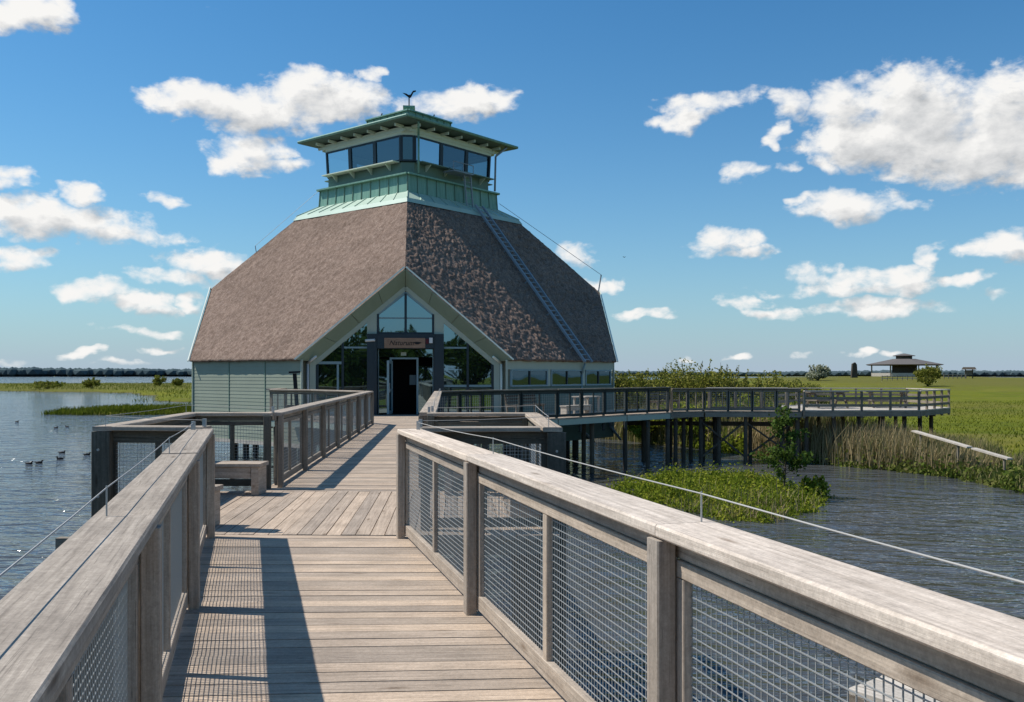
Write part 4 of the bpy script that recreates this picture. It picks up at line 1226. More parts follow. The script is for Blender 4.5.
# gutter outlet pipe under the ladder foot and lightning rods
q = MB(); p = rp(1.35, 2.2, -.1); q.tube(p, p - Vector((0, 0, .35)) - fn * .25, .05, n=8); q.tube(p - Vector((0, 0, .35)) - fn * .25, p - Vector((0, 0, 2.2)) - fn * .25, .05, n=8)
q.build('downpipe', M['frame_mid'], B, True)
q = MB(); a = gp(1, .0, G - .05, ZA); q.tube(a, a + Vector((.15, 0, .9)), .035, n=6); q.tube(a + Vector((.15, 0, .9)), gp(1, 0, 4.6, 10.4), .013, n=5)
q.build('lightning_rod', M['steel'], B)
q = MB(); a = gp(3, .0, 7.6, ZA + HS * (G - 7.6)); q.tube(a, a + Vector((-.05, 0, .3)), .02, n=6); q.tube(a + Vector((-.05, 0, .3)), gp(3, 0, 4.5, 10.9), .010, n=5)
q.build('lightning_rod', M['steel'], B)
# drain pipes below the right wing
for p_, s_ in ((1.2, .5), (3.6, .4)):
    a = R(-45); o_ = Vector((math.cos(a), math.sin(a), 0)); t_ = Vector((-math.sin(a), math.cos(a), 0))
    c = o_ * (QW + .08) + t_ * p_
    q = MB(); q.tube(c + Vector((0, 0, -.3)), c + Vector((0, 0, -.8)), .06, n=8); q.tube(c + Vector((0, 0, -.8)), c + t_ * .9 * s_ * 2 + o_ * .1 + Vector((0, 0, -1.45)), .06, n=8)
    q.build('drain_pipe', M['steel'], B, True)

# ------------------------------------------------------------------ terrace round the entrance and right wing
def deck_poly(name, label, cat, poly, z, mat, planks_dir, edge_mat, th=.05, fascia=.22, pile_pts=(), pr=.095):
    c = poly[0]
    root = empty(name, label, cat, (c[0], c[1], z))
    off = Vector((c[0], c[1], z))
    P = np.array(poly, float)
    d = Vector((*planks_dir, 0)).normalized(); n = Vector((-d.y, d.x, 0))
    t = P @ np.array([n.x, n.y])
    mb = MB(); pitch = .16
    v = t.min()
    def clip(t0):
        xs = []
        for i in range(len(P)):
            a, b = P[i], P[(i + 1) % len(P)]
            ta, tb = a @ np.array([n.x, n.y]) - t0, b @ np.array([n.x, n.y]) - t0
            if (ta > 0) != (tb > 0):
                f = ta / (ta - tb); q_ = a + (b - a) * f; xs.append(q_ @ np.array([d.x, d.y]))
        return sorted(xs)
    while v < t.max() - .02:
        c1 = clip(v + .001); c2 = clip(v + pitch - .009)
        if len(c1) >= 2 and len(c2) >= 2:
            for i in range(0, min(len(c1), len(c2)) - 1, 2):
                pts = [d * c1[i] + n * v, d * c1[i + 1] + n * v, d * c2[i + 1] + n * (v + pitch - .009), d * c2[i] + n * (v + pitch - .009)]
                pts = [p_ - Vector((off.x, off.y, 0)) for p_ in pts]
                mb.prism([p_ - Vector((0, 0, th)) for p_ in pts], (0, 0, th))
        v += pitch
    mb.build('deck', mat, root)
    mb = MB()
    for i in range(len(poly)):
        a = Vector((*poly[i], 0)) - Vector((off.x, off.y, 0)); b = Vector((*poly[(i + 1) % len(poly)], 0)) - Vector((off.x, off.y, 0))
        e = (b - a).normalized(); o_ = Vector((e.y, -e.x, 0))
        if i in ():
            continue
        mb.beam(a - o_ * .035 + Vector((0, 0, -th - .004 - fascia / 2)) + e * .03, b - o_ * .035 + Vector((0, 0, -th - .004 - fascia / 2)) - e * .03, .05, fascia)
    mb.build('edge_beam', edge_mat, root)
    for x, y in pile_pts:
        q = MB(); q.tube((x - off.x, y - off.y, -3.6 - z), (x - off.x, y - off.y, -th - .03), pr, n=10); q.build('pile', M['pile'], root)
    return root
P_w1 = (1.3, 38.5); P_w2 = (5.0, 43.2)
T_poly = [(-4.75, 30.2), (-2.38, 30.2), (-1.0, 32.4), (1.75, 34.6), (4.75, 37.9), (6.9, 40.0), (9.0, 42.0), (6.2, 44.0), (4.9, 43.0), (.0, 37.6), (-3.9, 37.78), (-8.4, 37.2), (-9.1, 37.0), (-9.1, 34.1), (-7.2, 33.15)]
terr = deck_poly('terrace', 'plank terrace around the entrance and the windowed right wing', 'terrace', T_poly, -.006, M['deck'], (1, .09), M['trim'],
    pile_pts=[(-4.5, 30.6), (-2.6, 30.6), (-.9, 32.9), (1.65, 35.0), (3.2, 36.8), (4.7, 38.2), (5.8, 39.3), (6.8, 40.2), (8.7, 41.9), (6.0, 42.0), (7.4, 43.0), (-8.8, 34.3), (-6.8, 34.1), (3.0, 38.5)])
tm = (M['far_wood'], M['far_wood'], M['far_wood'])
railing('mesh railing of the small deck left of the entrance', [(-4.78, 30.45), (-7.2, 33.3), (-9.0, 34.2), (-9.05, 36.6)], 1, 2.2, mats=dk, wire=False, sp=.06)
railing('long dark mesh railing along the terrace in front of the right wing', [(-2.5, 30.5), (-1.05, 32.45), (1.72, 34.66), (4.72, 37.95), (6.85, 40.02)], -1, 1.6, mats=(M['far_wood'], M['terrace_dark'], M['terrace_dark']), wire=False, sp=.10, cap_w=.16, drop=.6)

# right elevated walk
W_poly = [(6.9, 40.0), (8.5, 40.6), (12.7, 40.2), (12.7, 42.3), (8.6, 42.6), (7.6, 42.4)]
wk = deck_poly('boardwalk', 'raised boardwalk on dark piles running right from the terrace', 'boardwalk', W_poly, .02, M['far_wood'], (0, 1), M['rail_shade'], fascia=.20,
    pile_pts=[(7.2, 40.5), (8.4, 40.9), (9.2, 40.9), (10.35, 40.75), (10.9, 42.1), (11.9, 40.6), (12.6, 40.6), (12.6, 42.0), (9.3, 42.2), (8.2, 42.2), (7.7, 41.3)])
offw = Vector((W_poly[0][0], W_poly[0][1], .02))
for (xa, xb) in ((8.45, 10.3), (10.4, 12.5)):
    q = MB()
    ya = 40.78
    q.beam(Vector((xa, ya, -.5)) - offw, Vector((xb, ya, -2.0)) - offw, .07, .12, (0, 1, 0)); q.beam(Vector((xa, ya + .09, -2.0)) - offw, Vector((xb, ya + .09, -.5)) - offw, .07, .12, (0, 1, 0))
    q.build('cross_brace', M['pile'], wk)
q = MB(); q.beam(Vector((5.2, 42.9, -.62)) - offw, Vector((12.5, 41.9, -.62)) - offw, .16, .2); q.build('stringer', M['pile'], wk)
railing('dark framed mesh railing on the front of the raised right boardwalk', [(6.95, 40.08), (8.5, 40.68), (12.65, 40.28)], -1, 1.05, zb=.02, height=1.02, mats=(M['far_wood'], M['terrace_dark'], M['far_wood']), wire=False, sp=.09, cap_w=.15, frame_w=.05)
railing('mesh railing on the back of the raised right boardwalk', [(8.95, 42.05), (9.1, 42.45), (12.65, 42.2)], 1, 1.2, zb=.02, height=1.02, mats=(M['bleached'], M['far_wood'], M['far_wood']), wire=False, sp=.12, cap_w=.15, frame_w=.05)

# picnic platform with horizontal board guard
P_poly = [(12.7, 40.1), (17.9, 40.3), (20.8, 43.6), (20.5, 47.6), (15.5, 48.6), (12.9, 45.4)]
pl = deck_poly('picnic_platform', 'many-sided picnic platform above the reeds at the end of the right boardwalk', 'platform', P_poly, .08, M['bleached'], (1, .05), M['rail_shade'], fascia=.22,
    pile_pts=[(13.0, 40.6), (14.2, 40.6), (15.3, 40.6), (16.4, 40.7), (17.4, 40.8), (18.8, 42.4), (20.0, 43.9), (19.6, 47.0), (16.0, 48.0), (13.3, 45.0), (16, 44.5), (18, 45)])
def board_guard(label, pts, zb, h=.86, mat=M['far_wood'], cap=M['bleached']):
    root = empty('guard_rail', label, 'railing', (pts[0][0], pts[0][1], zb))
    off = Vector(root.location); up = Vector((0, 0, 1))
    for k in range(len(pts) - 1):
        a = Vector((*pts[k], zb)) - off; b = Vector((*pts[k + 1], zb)) - off
        L = (b - a).length; n = max(1, round(L / 1.15)); d = (b - a) / L
        for i in range(n + 1):
            if i == 0 and k: continue
            q = MB(); p = a.lerp(b, i / n); q.beam(p - up * .35, p + up * (h - .05), .09, .09, d); q.build('post', mat, root)
        for z in (.20, .52):
            q = MB(); q.beam(a + up * z + d * .06, b + up * z - d * .06, .035, .12); q.build('board', mat, root)
        q = MB(); q.beam(a + up * (h - .02), b + up * (h - .02), .16, .05); q.build('cap_rail', cap, root)
board_guard('pale board railing around the picnic platform', [(12.75, 40.18), (17.86, 40.38), (20.72, 43.64), (20.4, 47.52), (15.5, 48.5), (13.0, 45.4)], .08)

def picnic_table(label, loc, rz, mat=M['far_wood'], group='picnic tables on the platform'):
    root = empty('picnic_table', label, 'picnic table', loc, rz, group)
    q = MB()
    for i in range(5): q.beam((-.95, -.32 + i * .16, .74), (.95, -.32 + i * .16, .74), .15, .045)
    q.build('table_top', mat, root)
    for s in (-1, 1):
        q = MB()
        for i in range(2): q.beam((-.95, s * (.62 + i * .15), .44), (.95, s * (.62 + i * .15), .44), .14, .045)
        q.build('seat', mat, root)
        q = MB(); x = s * .7
        q.beam((x, -.85, .38), (x, .85, .38), .045, .10); q.beam((x, -.38, .68), (x, .38, .68), .045, .09)
        q.beam((x + .05, -.62, .0), (x + .05, -.2, .70), .045, .10, (1, 0, 0)); q.beam((x + .05, .62, .0), (x + .05, .2, .70), .045, .10, (1, 0, 0))
        q.build('leg_frame', mat, root)
    return root
picnic_table('picnic table on the platform nearer the boardwalk', (14.6, 42.8, .085), R(8))
picnic_table('picnic table on the platform nearer its rounded right end', (17.6, 43.3, .085), R(-12))

# furniture on the terrace
def slat_bench(label, loc, rz):
    root = empty('slatted_bench', label, 'bench', loc, rz)
    q = MB()
    for i in range(4): q.beam((-.95, -.2 + i * .12, .45), (.95, -.2 + i * .12, .45), .10, .04)
    q.build('seat', M['pile'], root)
    q = MB()
    for i in range(4): q.beam((-.95, .24 + i * .03, .55 + i * .12), (.95, .24 + i * .03, .55 + i * .12), .035, .09)
    q.build('backrest', M['pile'], root)
    for s in (-1, 1):
        q = MB(); x = s * .85
        q.beam((x, -.2, .003), (x, -.2, .43), .06, .06); q.beam((x, .22, .003), (x, .36, .98), .06, .06, (1, 0, 0)); q.beam((x, -.2, .40), (x, .22, .40), .05, .06); q.build('leg', M['far_wood'], root)
    return root
slat_bench('dark slatted bench with backrest beside the entrance windows', (.55, 36.2, 0), R(50))
slat_bench('dark slatted bench with backrest at the far end of the terrace', (6.9, 41.7, 0), R(48))
def small_table(label, loc, rz):
    root = empty('wooden_table', label, 'table', loc, rz)
    q = MB()
    for i in range(4): q.beam((-.55, -.27 + i * .18, .72), (.55, -.27 + i * .18, .72), .17, .04)
    q.build('table_top', M['bleached'], root)
    for x in (-.46, .46):
        for y in (-.28, .28):
            q = MB(); q.beam((x, y, .003), (x, y, .70), .07, .07); q.build('leg', M['bleached'], root)
small_table('pale wooden table on the terrace under the right wing windows', (3.1, 38.3, 0), R(48))
tb = bench('low pale bench by the small table on the terrace', (2.0, 36.1), (3.1, 37.2), .35, .42, M['bleached'])
# post with flat cap by the left deck
sc = empty('information_post', 'dark slightly leaning post with a flat cap on the deck left of the entrance', 'post', (-8.15, 35.0, 0), 0)
q = MB(); q.beam((0, 0, 0), (-.12, 0, 1.68), .15, .12, (1, 0, 0)); q.build('shaft', M['ink'], sc)
q = MB(); q.beam((-.30, -.05, 1.72), (.08, -.05, 1.74), .30, .07); q.build('cap', M['ink'], sc)
bench('small bench behind the rail on the deck left of the entrance', (-8.8, 35.9), (-7.9, 36.0), .4, .45, M['far_wood'])

# ------------------------------------------------------------------ vegetation
def in_poly(poly, P): return sd_poly(P, poly)
def scatter(poly, n, smin=0.0):
    lo = poly.min(0); hi = poly.max(0); out = []
    while sum(map(len, out)) < n:
        P = rng.uniform(lo, hi, (n * 2, 2)); s = sd_poly(P, poly); out.append(P[s > smin])
    return np.concatenate(out)[:n]

def tuft_mass(name, label, cat, poly, n_clump, per, h, spread, leaf, mat, kind='stuff', hfun=None):
    P = scatter(poly, n_clump)
    z = np.maximum(terrain(P), WATER - .05)
    C = []; rn = []
    for (x, y), zz in zip(P, z):
        k = per
        hh = h * random.uniform(.35, 1.5) * (hfun(x, y) if hfun else 1)
        a = rng.normal(size=(k, 3)) * np.array([spread, spread, hh * .33])
        a[:, 2] = np.abs(a[:, 2]) * 1.0
        C.append(a + np.array([x, y, zz]))
        rn.append(np.clip(random.random() ** .8 * .80 + a[:, 2] / max(hh, .01) * .28 - .05 + rng.uniform(-.10, .10, k), 0, 1))
    C = np.concatenate(C); rn = np.concatenate(rn)
    o = poly_mesh(name, leaf_verts(C, leaf, .6), 4, mat, rn)
    if label: tag(o, label, cat, kind=kind)
    return o
isl = np.array([(3.3,31.5),(4.3,27.8),(5.6,25.0),(7.0,24.4),(8.6,26.4),(10.1,29.4),(9.4,32.7),(6.5,34.4),(4.3,33.8)])
tuft_mass('island_herbs', 'dense yellow green herbs covering the small island in the inlet', 'plants', isl, 520, 52, .46, .15, .066, M['herb'])

def blades(name, label, cat, P, h, w, mat, lean=.16, z=None, rn=None, hvar=.35):
    n = len(P); z = np.maximum(terrain(P), WATER - .1) if z is None else z
    hh = h * rng.uniform(1 - hvar, 1 + hvar, n)
    a = rng.uniform(0, 2 * math.pi, n); b = rng.uniform(0, 2 * math.pi, n)
    dx = np.stack([np.cos(a), np.sin(a), np.zeros(n)], 1) * (w * rng.uniform(.6, 1.4, n))[:, None]
    le = np.stack([np.cos(b) + .4, np.sin(b), np.zeros(n)], 1) * (hh * rng.uniform(0, lean * 2, n))[:, None]
    base = np.column_stack([P, z])
    mid = base + le * .35 + np.array([0, 0, 1]) * (hh * .6)[:, None]
    tip = base + le + np.array([0, 0, 1]) * hh[:, None]
    V = np.stack([base - dx, base + dx, mid + dx * .8, mid - dx * .8, mid - dx * .8, mid + dx * .8, tip + dx * .12, tip - dx * .12], 1).reshape(-1, 3)
    rn = rng.uniform(0, 1, n) if rn is None else rn
    o = poly_mesh(name, V, 4, mat, np.repeat(rn, 2))
    tag(o, label, cat, kind='stuff')
    return o
P = scatter(isl, 3600); P = P[rng.uniform(0, 1, len(P)) < np.clip((28.5 - P[:, 1]) / 4 + .08, .05, 1)]; fr_ = np.clip((29.5 - P[:, 1]) / 5, 0, 1)
blades('island_sedge', 'tan and green sedge between the herbs on the small island', 'sedge', P, .40 + .10 * rng.uniform(-1, 1, len(P)), .012, M['reed'], .3, rn=np.clip(rng.normal(.3, .2, len(P)) + fr_ * .35, 0, 1), z=np.maximum(terrain(P), WATER - .05))
# reed bed in front of and under the picnic platform
rb = np.array([(11.0, 43.6), (13.2, 40.6), (15.6, 37.6), (17.6, 34.6), (19.6, 36.5), (20.8, 41.5), (18.5, 42.5), (14.5, 42.6), (12, 45.5)])
P = scatter(rb, 11000)
near = np.clip((P[:, 0] - 15) / 4, 0, 1)
blades('reed_bed', 'tall tan and green reeds below the picnic platform', 'reeds', P, 1.45 * (1 - .55 * near), .016, M['reed'], .20, rn=np.clip(rng.normal(.74, .24, len(P)) - near * .2, 0, 1), hvar=.4)
rb2 = np.array([(4.5, 57.5), (7.0, 53.6), (9.8, 48.6), (11.3, 45.6), (15, 49.5), (19, 52), (17, 60), (6, 64)])
P = scatter(rb2, 9000)
blades('reed_bed', 'reeds on the bank behind the raised right boardwalk', 'reeds', P, 1.5, .02, M['reed'], .14, rn=np.clip(rng.normal(.5, .28, len(P)), 0, 1))
tuft_mass('bank_plants', 'mixed green and straw coloured plants at the foot of the reed bed', 'plants',
    np.array([(11.5, 43.4), (13.2, 40.9), (15.4, 38.0), (17.0, 34.8), (17.2, 29), (18.6, 30), (18.4, 36), (16.6, 39.6), (13.6, 42)]), 420, 40, .75, .20, .11, M['reed_leaf'])
tuft_mass('bank_plants', 'bright green plants on the bank seen between the boardwalk piles', 'plants',
    np.array([(8.2, 53.5), (9.6, 49.6), (11.0, 45.4), (13.2, 42.9), (15, 44), (14, 48), (11, 54)]), 420, 44, .95, .24, .12, M['herb'])
# shore sedge at right
sb = np.array([(16.9, 36), (17.0, 31.5), (17.2, 27.5), (20.3, 20.5), (23, 21), (21.2, 29), (20.5, 36.5), (19, 38)])
P = scatter(sb, 9000)
blades('shore_sedge', 'green sedge along the water edge on the right bank', 'sedge', P, .48, .020, M['reed'], .35, rn=np.clip(rng.normal(.25, .22, len(P)), 0, 1), hvar=.5)
# rough meadow grass behind
mg = np.array([(20.0, 30), (26, 26), (60, 50), (95, 110), (40, 110), (21, 60), (20, 48), (21, 42)])
P = scatter(mg, 26000)
keep = rng.uniform(0, 1, len(P)) < np.clip(55 / P[:, 1], .15, 1); P = P[keep]
blades('meadow_grass', 'rough grass on the meadow right of the picnic platform', 'grass', P, .13, .022, M['grass'], .7, rn=np.clip(rng.normal(.42, .25, len(P)), 0, 1))
# grass of the left spit and left island
P = scatter(LAND[1] * 1.0, 6000, -1.2)
blades('island_grass', 'grass on the long low island in the lake at left', 'grass', P, .5, .04, M['grass'], .35, rn=np.clip(rng.normal(.4, .3, len(P)), 0, 1))
sp_ = np.array([(-28,104),(-43,124),(-54,134),(-62,158),(-80,188),(-120,210),(-280,240),(-290,310),(-125,350),(-60,330),(-40,200),(-25,130)])
P = scatter(sp_, 15000, -1.5)
blades('spit_grass', 'marsh grass on the green spit behind the lake at left', 'grass', P, .42, .05, M['grass'], .5, rn=np.clip(rng.normal(.5, .3, len(P)) + (P[:, 1] > 190) * .15, 0, 1))

# clumps standing out of the marsh at left
def bush(name, label, cat, x, y, w, h, n, leaf, mat, lobes=9, trunk=True, group=None, z=None, stemmat=None, d=None):
    z = hz(x, y) if z is None else z
    root = empty(name, label, cat, (x, y, z), random.uniform(0, 6), group)
    C = []; rn = []
    sm = MB()
    for i in range(lobes):
        a = random.uniform(0, 6.28); rr = math.sqrt(random.random()) * .38 * w
        c = np.array([math.cos(a) * rr, math.sin(a) * rr, h * random.uniform(.25, .86) * (1 - .5 * (rr / (.5 * w)) ** 2)])
        s = np.array([w, w, h]) * random.uniform(.13, .22)
        k = n // lobes
        p = rng.normal(size=(k, 3)); p /= np.linalg.norm(p, axis=1, keepdims=True); p *= (rng.uniform(.25, 1.15, k) ** .6)[:, None]
        C.append(c + p * s)
        rn.append(np.clip(.45 + .33 * p[:, 2] + random.uniform(-.18, .18) + rng.uniform(-.12, .12, k), 0, 1))
        sm.tube((0, 0, 0), (c[0] * .5, c[1] * .5, c[2] * .55), h * .016 + .01, h * .010, 6, caps=False)
        sm.tube((c[0] * .5, c[1] * .5, c[2] * .55), tuple(c + np.array([0, 0, s[2] * .8])), h * .010, h * .003, 6, caps=False)
    # leafy shoots break the outline
    for i in range(lobes + 6):
        a = random.uniform(0, 6.28); rr = math.sqrt(random.random()) * .40 * w
        zt = h * random.uniform(.80, 1.06) * (1 - .42 * (rr / (.5 * w)) ** 2)
        b0 = np.array([math.cos(a) * rr * .8, math.sin(a) * rr * .8, zt * .62]); b1 = np.array([math.cos(a) * rr * 1.08, math.sin(a) * rr * 1.08, zt])
        k = 26
        tt = rng.uniform(0, 1, k)[:, None]
        C.append(b0 + (b1 - b0) * tt + rng.normal(size=(k, 3)) * (leaf * .75) * (1.2 - tt)); rn.append(rng.uniform(.45, 1, k))
        sm.tube(tuple(b0), tuple(b1), h * .006, h * .002, 5, caps=False)
    C = np.concatenate(C); rn = np.concatenate(rn)
    poly_mesh('crown', leaf_verts(C, leaf, .4), 4, mat, rn, root)
    sm.build('trunk' if trunk else 'stem', stemmat or M['bark'], root)
    return root
wl = 'willows along the bank behind the right boardwalk'
BUSH = [ # px, depth, width, height, note
 (618, 58, 2.6, 4.0, 'sparse willow at the right corner of the building'),
 (652, 62, 4.6, 4.15, 'low willow bush left of the tallest willow'),
 (692, 64, 6.0, 4.5, 'broad yellow green willow, tallest of those behind the boardwalk'),
 (724, 62, 5.2, 4.1, 'willow bush directly right of the tallest willow'),
 (758, 63, 5.2, 3.65, 'rounded willow bush above the middle of the right boardwalk railing'),
 (792, 66, 4.6, 3.2, 'low willow bush above the right end of the boardwalk railing'),
]
for px, d, w, h, lab in BUSH:
    bush('willow_bush', lab, 'bush', (px - 512) / F * d, d, w * 1.2, h, 7000, .12, M['bush'], 26, group=wl)
for px, d, w, h, lab in ((645, 52, 3.0, 1.8, 'green shrub under the raised boardwalk near the building'), (696, 50, 4.6, 2.5, 'green shrub behind the crossed braces of the boardwalk'), (738, 49.5, 4.8, 2.7, 'green shrub under the right half of the boardwalk'), (776, 47.5, 3.6, 2.6, 'green shrub at the foot of the picnic platform')):
    bush('bank_shrub', lab, 'shrub', (px - 512) / F * d, d, w, h, 2600, .12, M['herb'], 14, trunk=False, group='shrubs under the raised boardwalk', z=-2.1)

# sapling on the island: upright, airy, dark green
def sapling(x, y, h):
    z = -2.15
    root = empty('sapling', 'slender young tree with dark leaves on the island in the inlet', 'tree', (x, y, z))
    q = MB(); pts = [Vector((0, 0, 0)), Vector((.05, 0, h * .4)), Vector((-.02, .03, h * .75)), Vector((.02, 0, h))]
    for a, b, r0, r1 in zip(pts, pts[1:], (.035, .026, .014), (.026, .014, .004)): q.tube(a, b, r0, r1, 7, caps=False)
    C = []; rn = []
    for i in range(26):
        t = random.uniform(.10, .97); zz = h * t
        L = (.16 + .95 * (1 - t) ** .9) * random.uniform(.55, 1.15); a = random.uniform(0, 6.28)
        e = Vector((math.cos(a) * L, math.sin(a) * L, L * .55)); b = Vector((0, 0, zz))
        q.tube(b, b + e, .010, .003, 5, caps=False)
        k = int(44 * L / .5) + 12
        tt = rng.uniform(.25, 1.08, k)[:, None]
        C.append(np.array(b)[None] + np.array(e)[None] * tt + rng.normal(size=(k, 3)) * .075); rn.append(np.clip(rng.normal(.45 + .2 * t, .25, k), 0, 1))
    q.build('trunk', M['bark'], root)
    poly_mesh('crown', leaf_verts(np.concatenate(C), .095, .1, 1.3), 4, M['sapling'], np.concatenate(rn), root)
sapling((784 - 512) / F * 29.5, 29.5, 2.75)
bush('shoreline_tuft', 'separate round green tuft at the right tip of the island', 'plant', (815 - 512) / F * 29.6, 29.6, 1.0, .75, 520, .10, M['herb'], 6, trunk=False, z=-2.35)

# trees by the pavilion
def px_ground(px, d): 
    x = (px - 512) / F * d; return x, d
x, y = px_ground(928, 170); bush('round_tree', 'round green tree in front of the distant pavilion', 'tree', x, y, 4.9, 4.2, 3600, .22, M['bush'], 18)
x, y = px_ground(818, 215); bush('blossom_tree', 'whitish flowering tree on the meadow left of the distant pavilion', 'tree', x, y, 5.0, 4.4, 2400, .28, M['blossom'], 14)
for px, d, w, h, lab in ((48, 215, 8, 2.0, 'leftmost low bush on the green spit'), (92, 215, 4.6, 2.5, 'round bush in the middle of the green spit'), (160, 265, 4.6, 3.2, 'taller bush on the green spit near the building'), (178, 265, 3.6, 2.4, 'small bush on the green spit closest to the building')):
    x, y = px_ground(px, d); bush('marsh_bush', lab, 'bush', x, y, w, h, 900, .30, M['bush'], 9, group='bushes on the green spit')

# trees on the shore behind the viewer (they show in the gable glass)
for i in range(14):
    x = -46 + i * 7.0 + random.uniform(-1.5, 1.5); y = -46 + random.uniform(-5, 3)
    bush('shore_tree', 'leafy tree on the shore behind the viewer, seen only reflected in the gable glass', 'tree', x, y, random.uniform(9, 12), random.uniform(7.8, 10.2), 3000, .42, M['tree'], 22, group='trees on the near shore')

# fallen board in the reeds
bl = empty('long_board', 'long bleached board lying across the reeds on the right bank', 'board', (18.3, 41.2, -1.0))
e = at(1010, 459, -1.35); s0 = at(914, 431, -.72)
q = MB(); off = Vector((18.3, 41.2, -1.0)); q.beam(s0 - off, s0.lerp(e, .62) - off, .24, .06); q.beam(s0.lerp(e, .66) - off, e - off, .22, .06); q.build('plank', M['bleached'], bl)
q = MB()
for t in (.08, .5, .95):
    p = s0.lerp(e, t) - off; q.tube(p - Vector((0, 0, 1.3)), p - Vector((0, 0, .03)), .05, n=6)
q.build('stake', M['far_wood'], bl)

# ------------------------------------------------------------------ distant pavilion
def pavilion():
    x, y = px_ground(904, 260); z = hz(x, y) - .1
    root = empty('pavilion', 'distant open pavilion with a wide hipped roof and small raised top on a grassy rise', 'pavilion', (x, y, z), R(-22))
    def octo(r, zz, ph=R(22.5)): return [Vector((math.cos(ph + k * math.pi / 4) * r, math.sin(ph + k * math.pi / 4) * r, zz)) for k in range(8)]
    def cone(mb, rings):
        for a, b in zip(rings, rings[1:]):
            for k in range(8):
                j = (k + 1) % 8; mb.face([a[k], a[j], b[j], b[k]], None, .5)
    q = MB(); cone(q, [octo(10.0, 3.35), octo(10.6, 3.45), octo(10.9, 3.60), octo(3.2, 5.2)]); q.face(octo(3.2, 5.2)); q.face(octo(10.0, 3.35)[::-1]); q.build('roof', M['roof_grey'], root)
    q = MB(); cone(q, [octo(2.3, 5.15), octo(2.3, 6.0)]); q.build('lantern_wall', M['pile'], root)
    q = MB(); cone(q, [octo(3.1, 6.0), octo(3.2, 6.12), octo(.3, 6.75)]); q.face(octo(3.1, 6.0)[::-1]); q.build('lantern_roof', M['roof_grey'], root)
    q = MB(); q.prism(octo(9.6, -1.0), (0, 0, 1.15)); q.build('floor', M['far_wood'], root)
    for k, p in enumerate(octo(9.2, 0)):
        q = MB(); q.beam(p + Vector((0, 0, .15)), p + Vector((0, 0, 3.35)), .3, .3); q.build('post', M['far_wood'], root)
    ps = octo(9.3, 0)
    for k in range(8):
        a, b = ps[k], ps[(k + 1) % 8]
        q = MB(); q.beam(a + Vector((0, 0, .75)), b + Vector((0, 0, .75)), .1, .95); q.build('parapet', M['bleached'] if k in (3, 4, 5) else M['far_wood'], root)
    q = MB(); q.prism(octo(3.4, .15), (0, 0, 3.2)); q.build('core_wall', M['pile'], root)
pavilion()
def far_fence(label, p0, p1, n, h=1.1):
    (x0, y0), (x1, y1) = p0, p1
    root = empty('fence', label, 'fence', (x0, y0, hz(x0, y0)))
    off = Vector(root.location); prev = None
    for i in range(n + 1):
        t = i / n; x = x0 + (x1 - x0) * t; y = y0 + (y1 - y0) * t; p = Vector((x, y, hz(x, y))) - off
        q = MB(); q.beam(p - Vector((0, 0, .1)), p + Vector((0, 0, h)), .14, .14); q.build('post', M['far_wood'], root)
        if prev is not None:
            q = MB()
            for z in (.45, .95): q.beam(prev + Vector((0, 0, z)), p + Vector((0, 0, z)), .05, .14)
            q.build('rail', M['bleached'], root)
        prev = p
far_fence('low pale fence on the rise below the distant pavilion', px_ground(882, 205), px_ground(917, 210), 7)
far_fence('low pale fence on the meadow right of the round tree', px_ground(944, 220), px_ground(966, 225), 5)
x, y = px_ground(969, 228)
rt = empty('sign_shelter', 'small dark roofed notice board at the right end of the far fence', 'sign', (x, y, hz(x, y)))
q = MB(); q.beam((-.9, 0, 0), (-.9, 0, 2.2), .2, .2); q.beam((.9, 0, 0), (.9, 0, 2.2), .2, .2); q.build('post', M['pile'], rt)
q = MB(); q.beam((-.8, 0, 1.4), (.8, 0, 1.4), .1, 1.3); q.build('board', M['far_wood'], rt)
q = MB(); q.prism([(-1.5, -.8, 2.2), (-1.5, .8, 2.2), (-1.5, 0, 2.8)], (3, 0, 0)); q.build('roof', M['pile'], rt)
x, y = px_ground(854, 240)
rt = empty('stone_monument', 'dark upright stone on the meadow left of the pavilion', 'monument', (x, y, hz(x, y)))
q = MB(); q.prism([(-.8, -.5, -.2), (.8, -.5, -.2), (.62, -.45, 3.4), (.2, -.4, 4.0), (-.5, -.45, 3.6)], (0, .9, 0)); q.build('stone', M['pile'], rt)
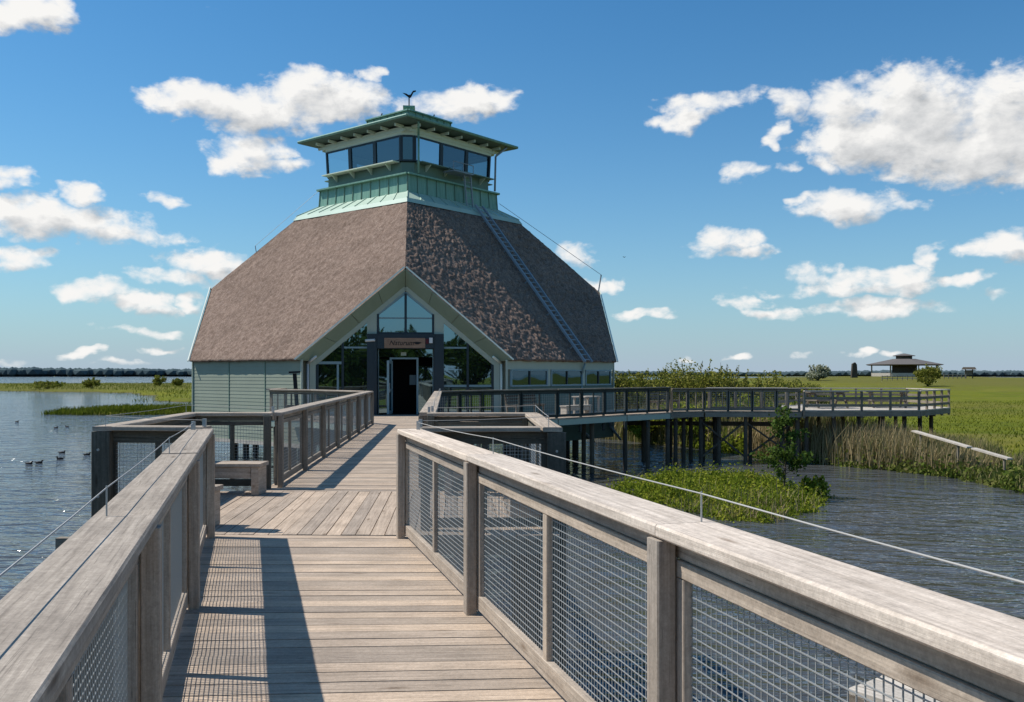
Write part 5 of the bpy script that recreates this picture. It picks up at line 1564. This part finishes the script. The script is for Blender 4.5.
for i, px in enumerate((790, 795, 801)):
    x, y = px_ground(px, 150)
    rt = empty('fence_post', ['leftmost of three dark posts on the meadow above the platform rail', 'middle of three dark posts on the meadow above the platform rail', 'rightmost of three dark posts on the meadow above the platform rail'][i], 'post', (x, y, hz(x, y)), 0, 'dark posts on the meadow')
    q = MB(); q.tube((0, 0, -.2), (0, 0, 1.5 - .2 * (i == 1)), .16, .14, 8); q.build('shaft', M['pile'], rt)

# ------------------------------------------------------------------ ducks and a bird
def duck_mesh():
    import bmesh
    bm = bmesh.new()
    def blob(c, s, n=10):
        mt = Matrix.Translation(c) @ Matrix.Diagonal((*s, 1))
        bmesh.ops.create_uvsphere(bm, u_segments=n, v_segments=7, radius=1, matrix=mt)
    blob((0, 0, .05), (.22, .11, .085)); blob((-.20, 0, .09), (.09, .05, .03)); blob((.16, 0, .10), (.045, .04, .07)); blob((.19, 0, .165), (.058, .045, .048))
    blob((.26, 0, .155), (.04, .022, .012)); 
    me = bpy.data.meshes.new('duck'); bm.to_mesh(me); bm.free()
    me.polygons.foreach_set('use_smooth', [True] * len(me.polygons)); me.materials.append(M['ink']); return me
dm = duck_mesh()
DUCKS = [(29, 464, 'leftmost of the group of four dark ducks near the left frame edge'), (39, 463, 'second from left of the group of four dark ducks'), (60, 459, 'lower right duck of the group of four'), (62, 453, 'upper right duck of the group of four'),
         (17, 422, 'lone dark duck far out at the left'), (56, 428, 'left one of two ducks swimming near each other far out'), (67, 427, 'right one of two ducks swimming near each other far out'), (87, 455, 'dark duck just left of the corner post of the left bay')]
for px, py, lab in DUCKS:
    p = at(px, py, WATER)
    o = bpy.data.objects.new('duck', dm); col.objects.link(o); o.location = (p.x, p.y, WATER - .01); o.rotation_euler = (0, 0, random.uniform(-.7, .7) + (math.pi if random.random() < .5 else 0)); o.scale = (.70,) * 3
    tag(o, lab, 'duck', 'ducks on the lake')
bd = MB(); c = Vector(((624.5 - 512) / F * 90, 90, EYE + (374 - 257) / F * 90))
bd.prism([c + Vector(p) * .5 for p in ((-.32, 0, .12), (-.1, 0, .05), (0, 0, .0), (.12, 0, .06), (.3, 0, .14), (.1, 0, -.06), (-.06, 0, -.08))], (0, .12, 0))
tag(bd.build('flying_bird', M['ink']), 'tiny dark bird flying in the sky right of the roof', 'bird')
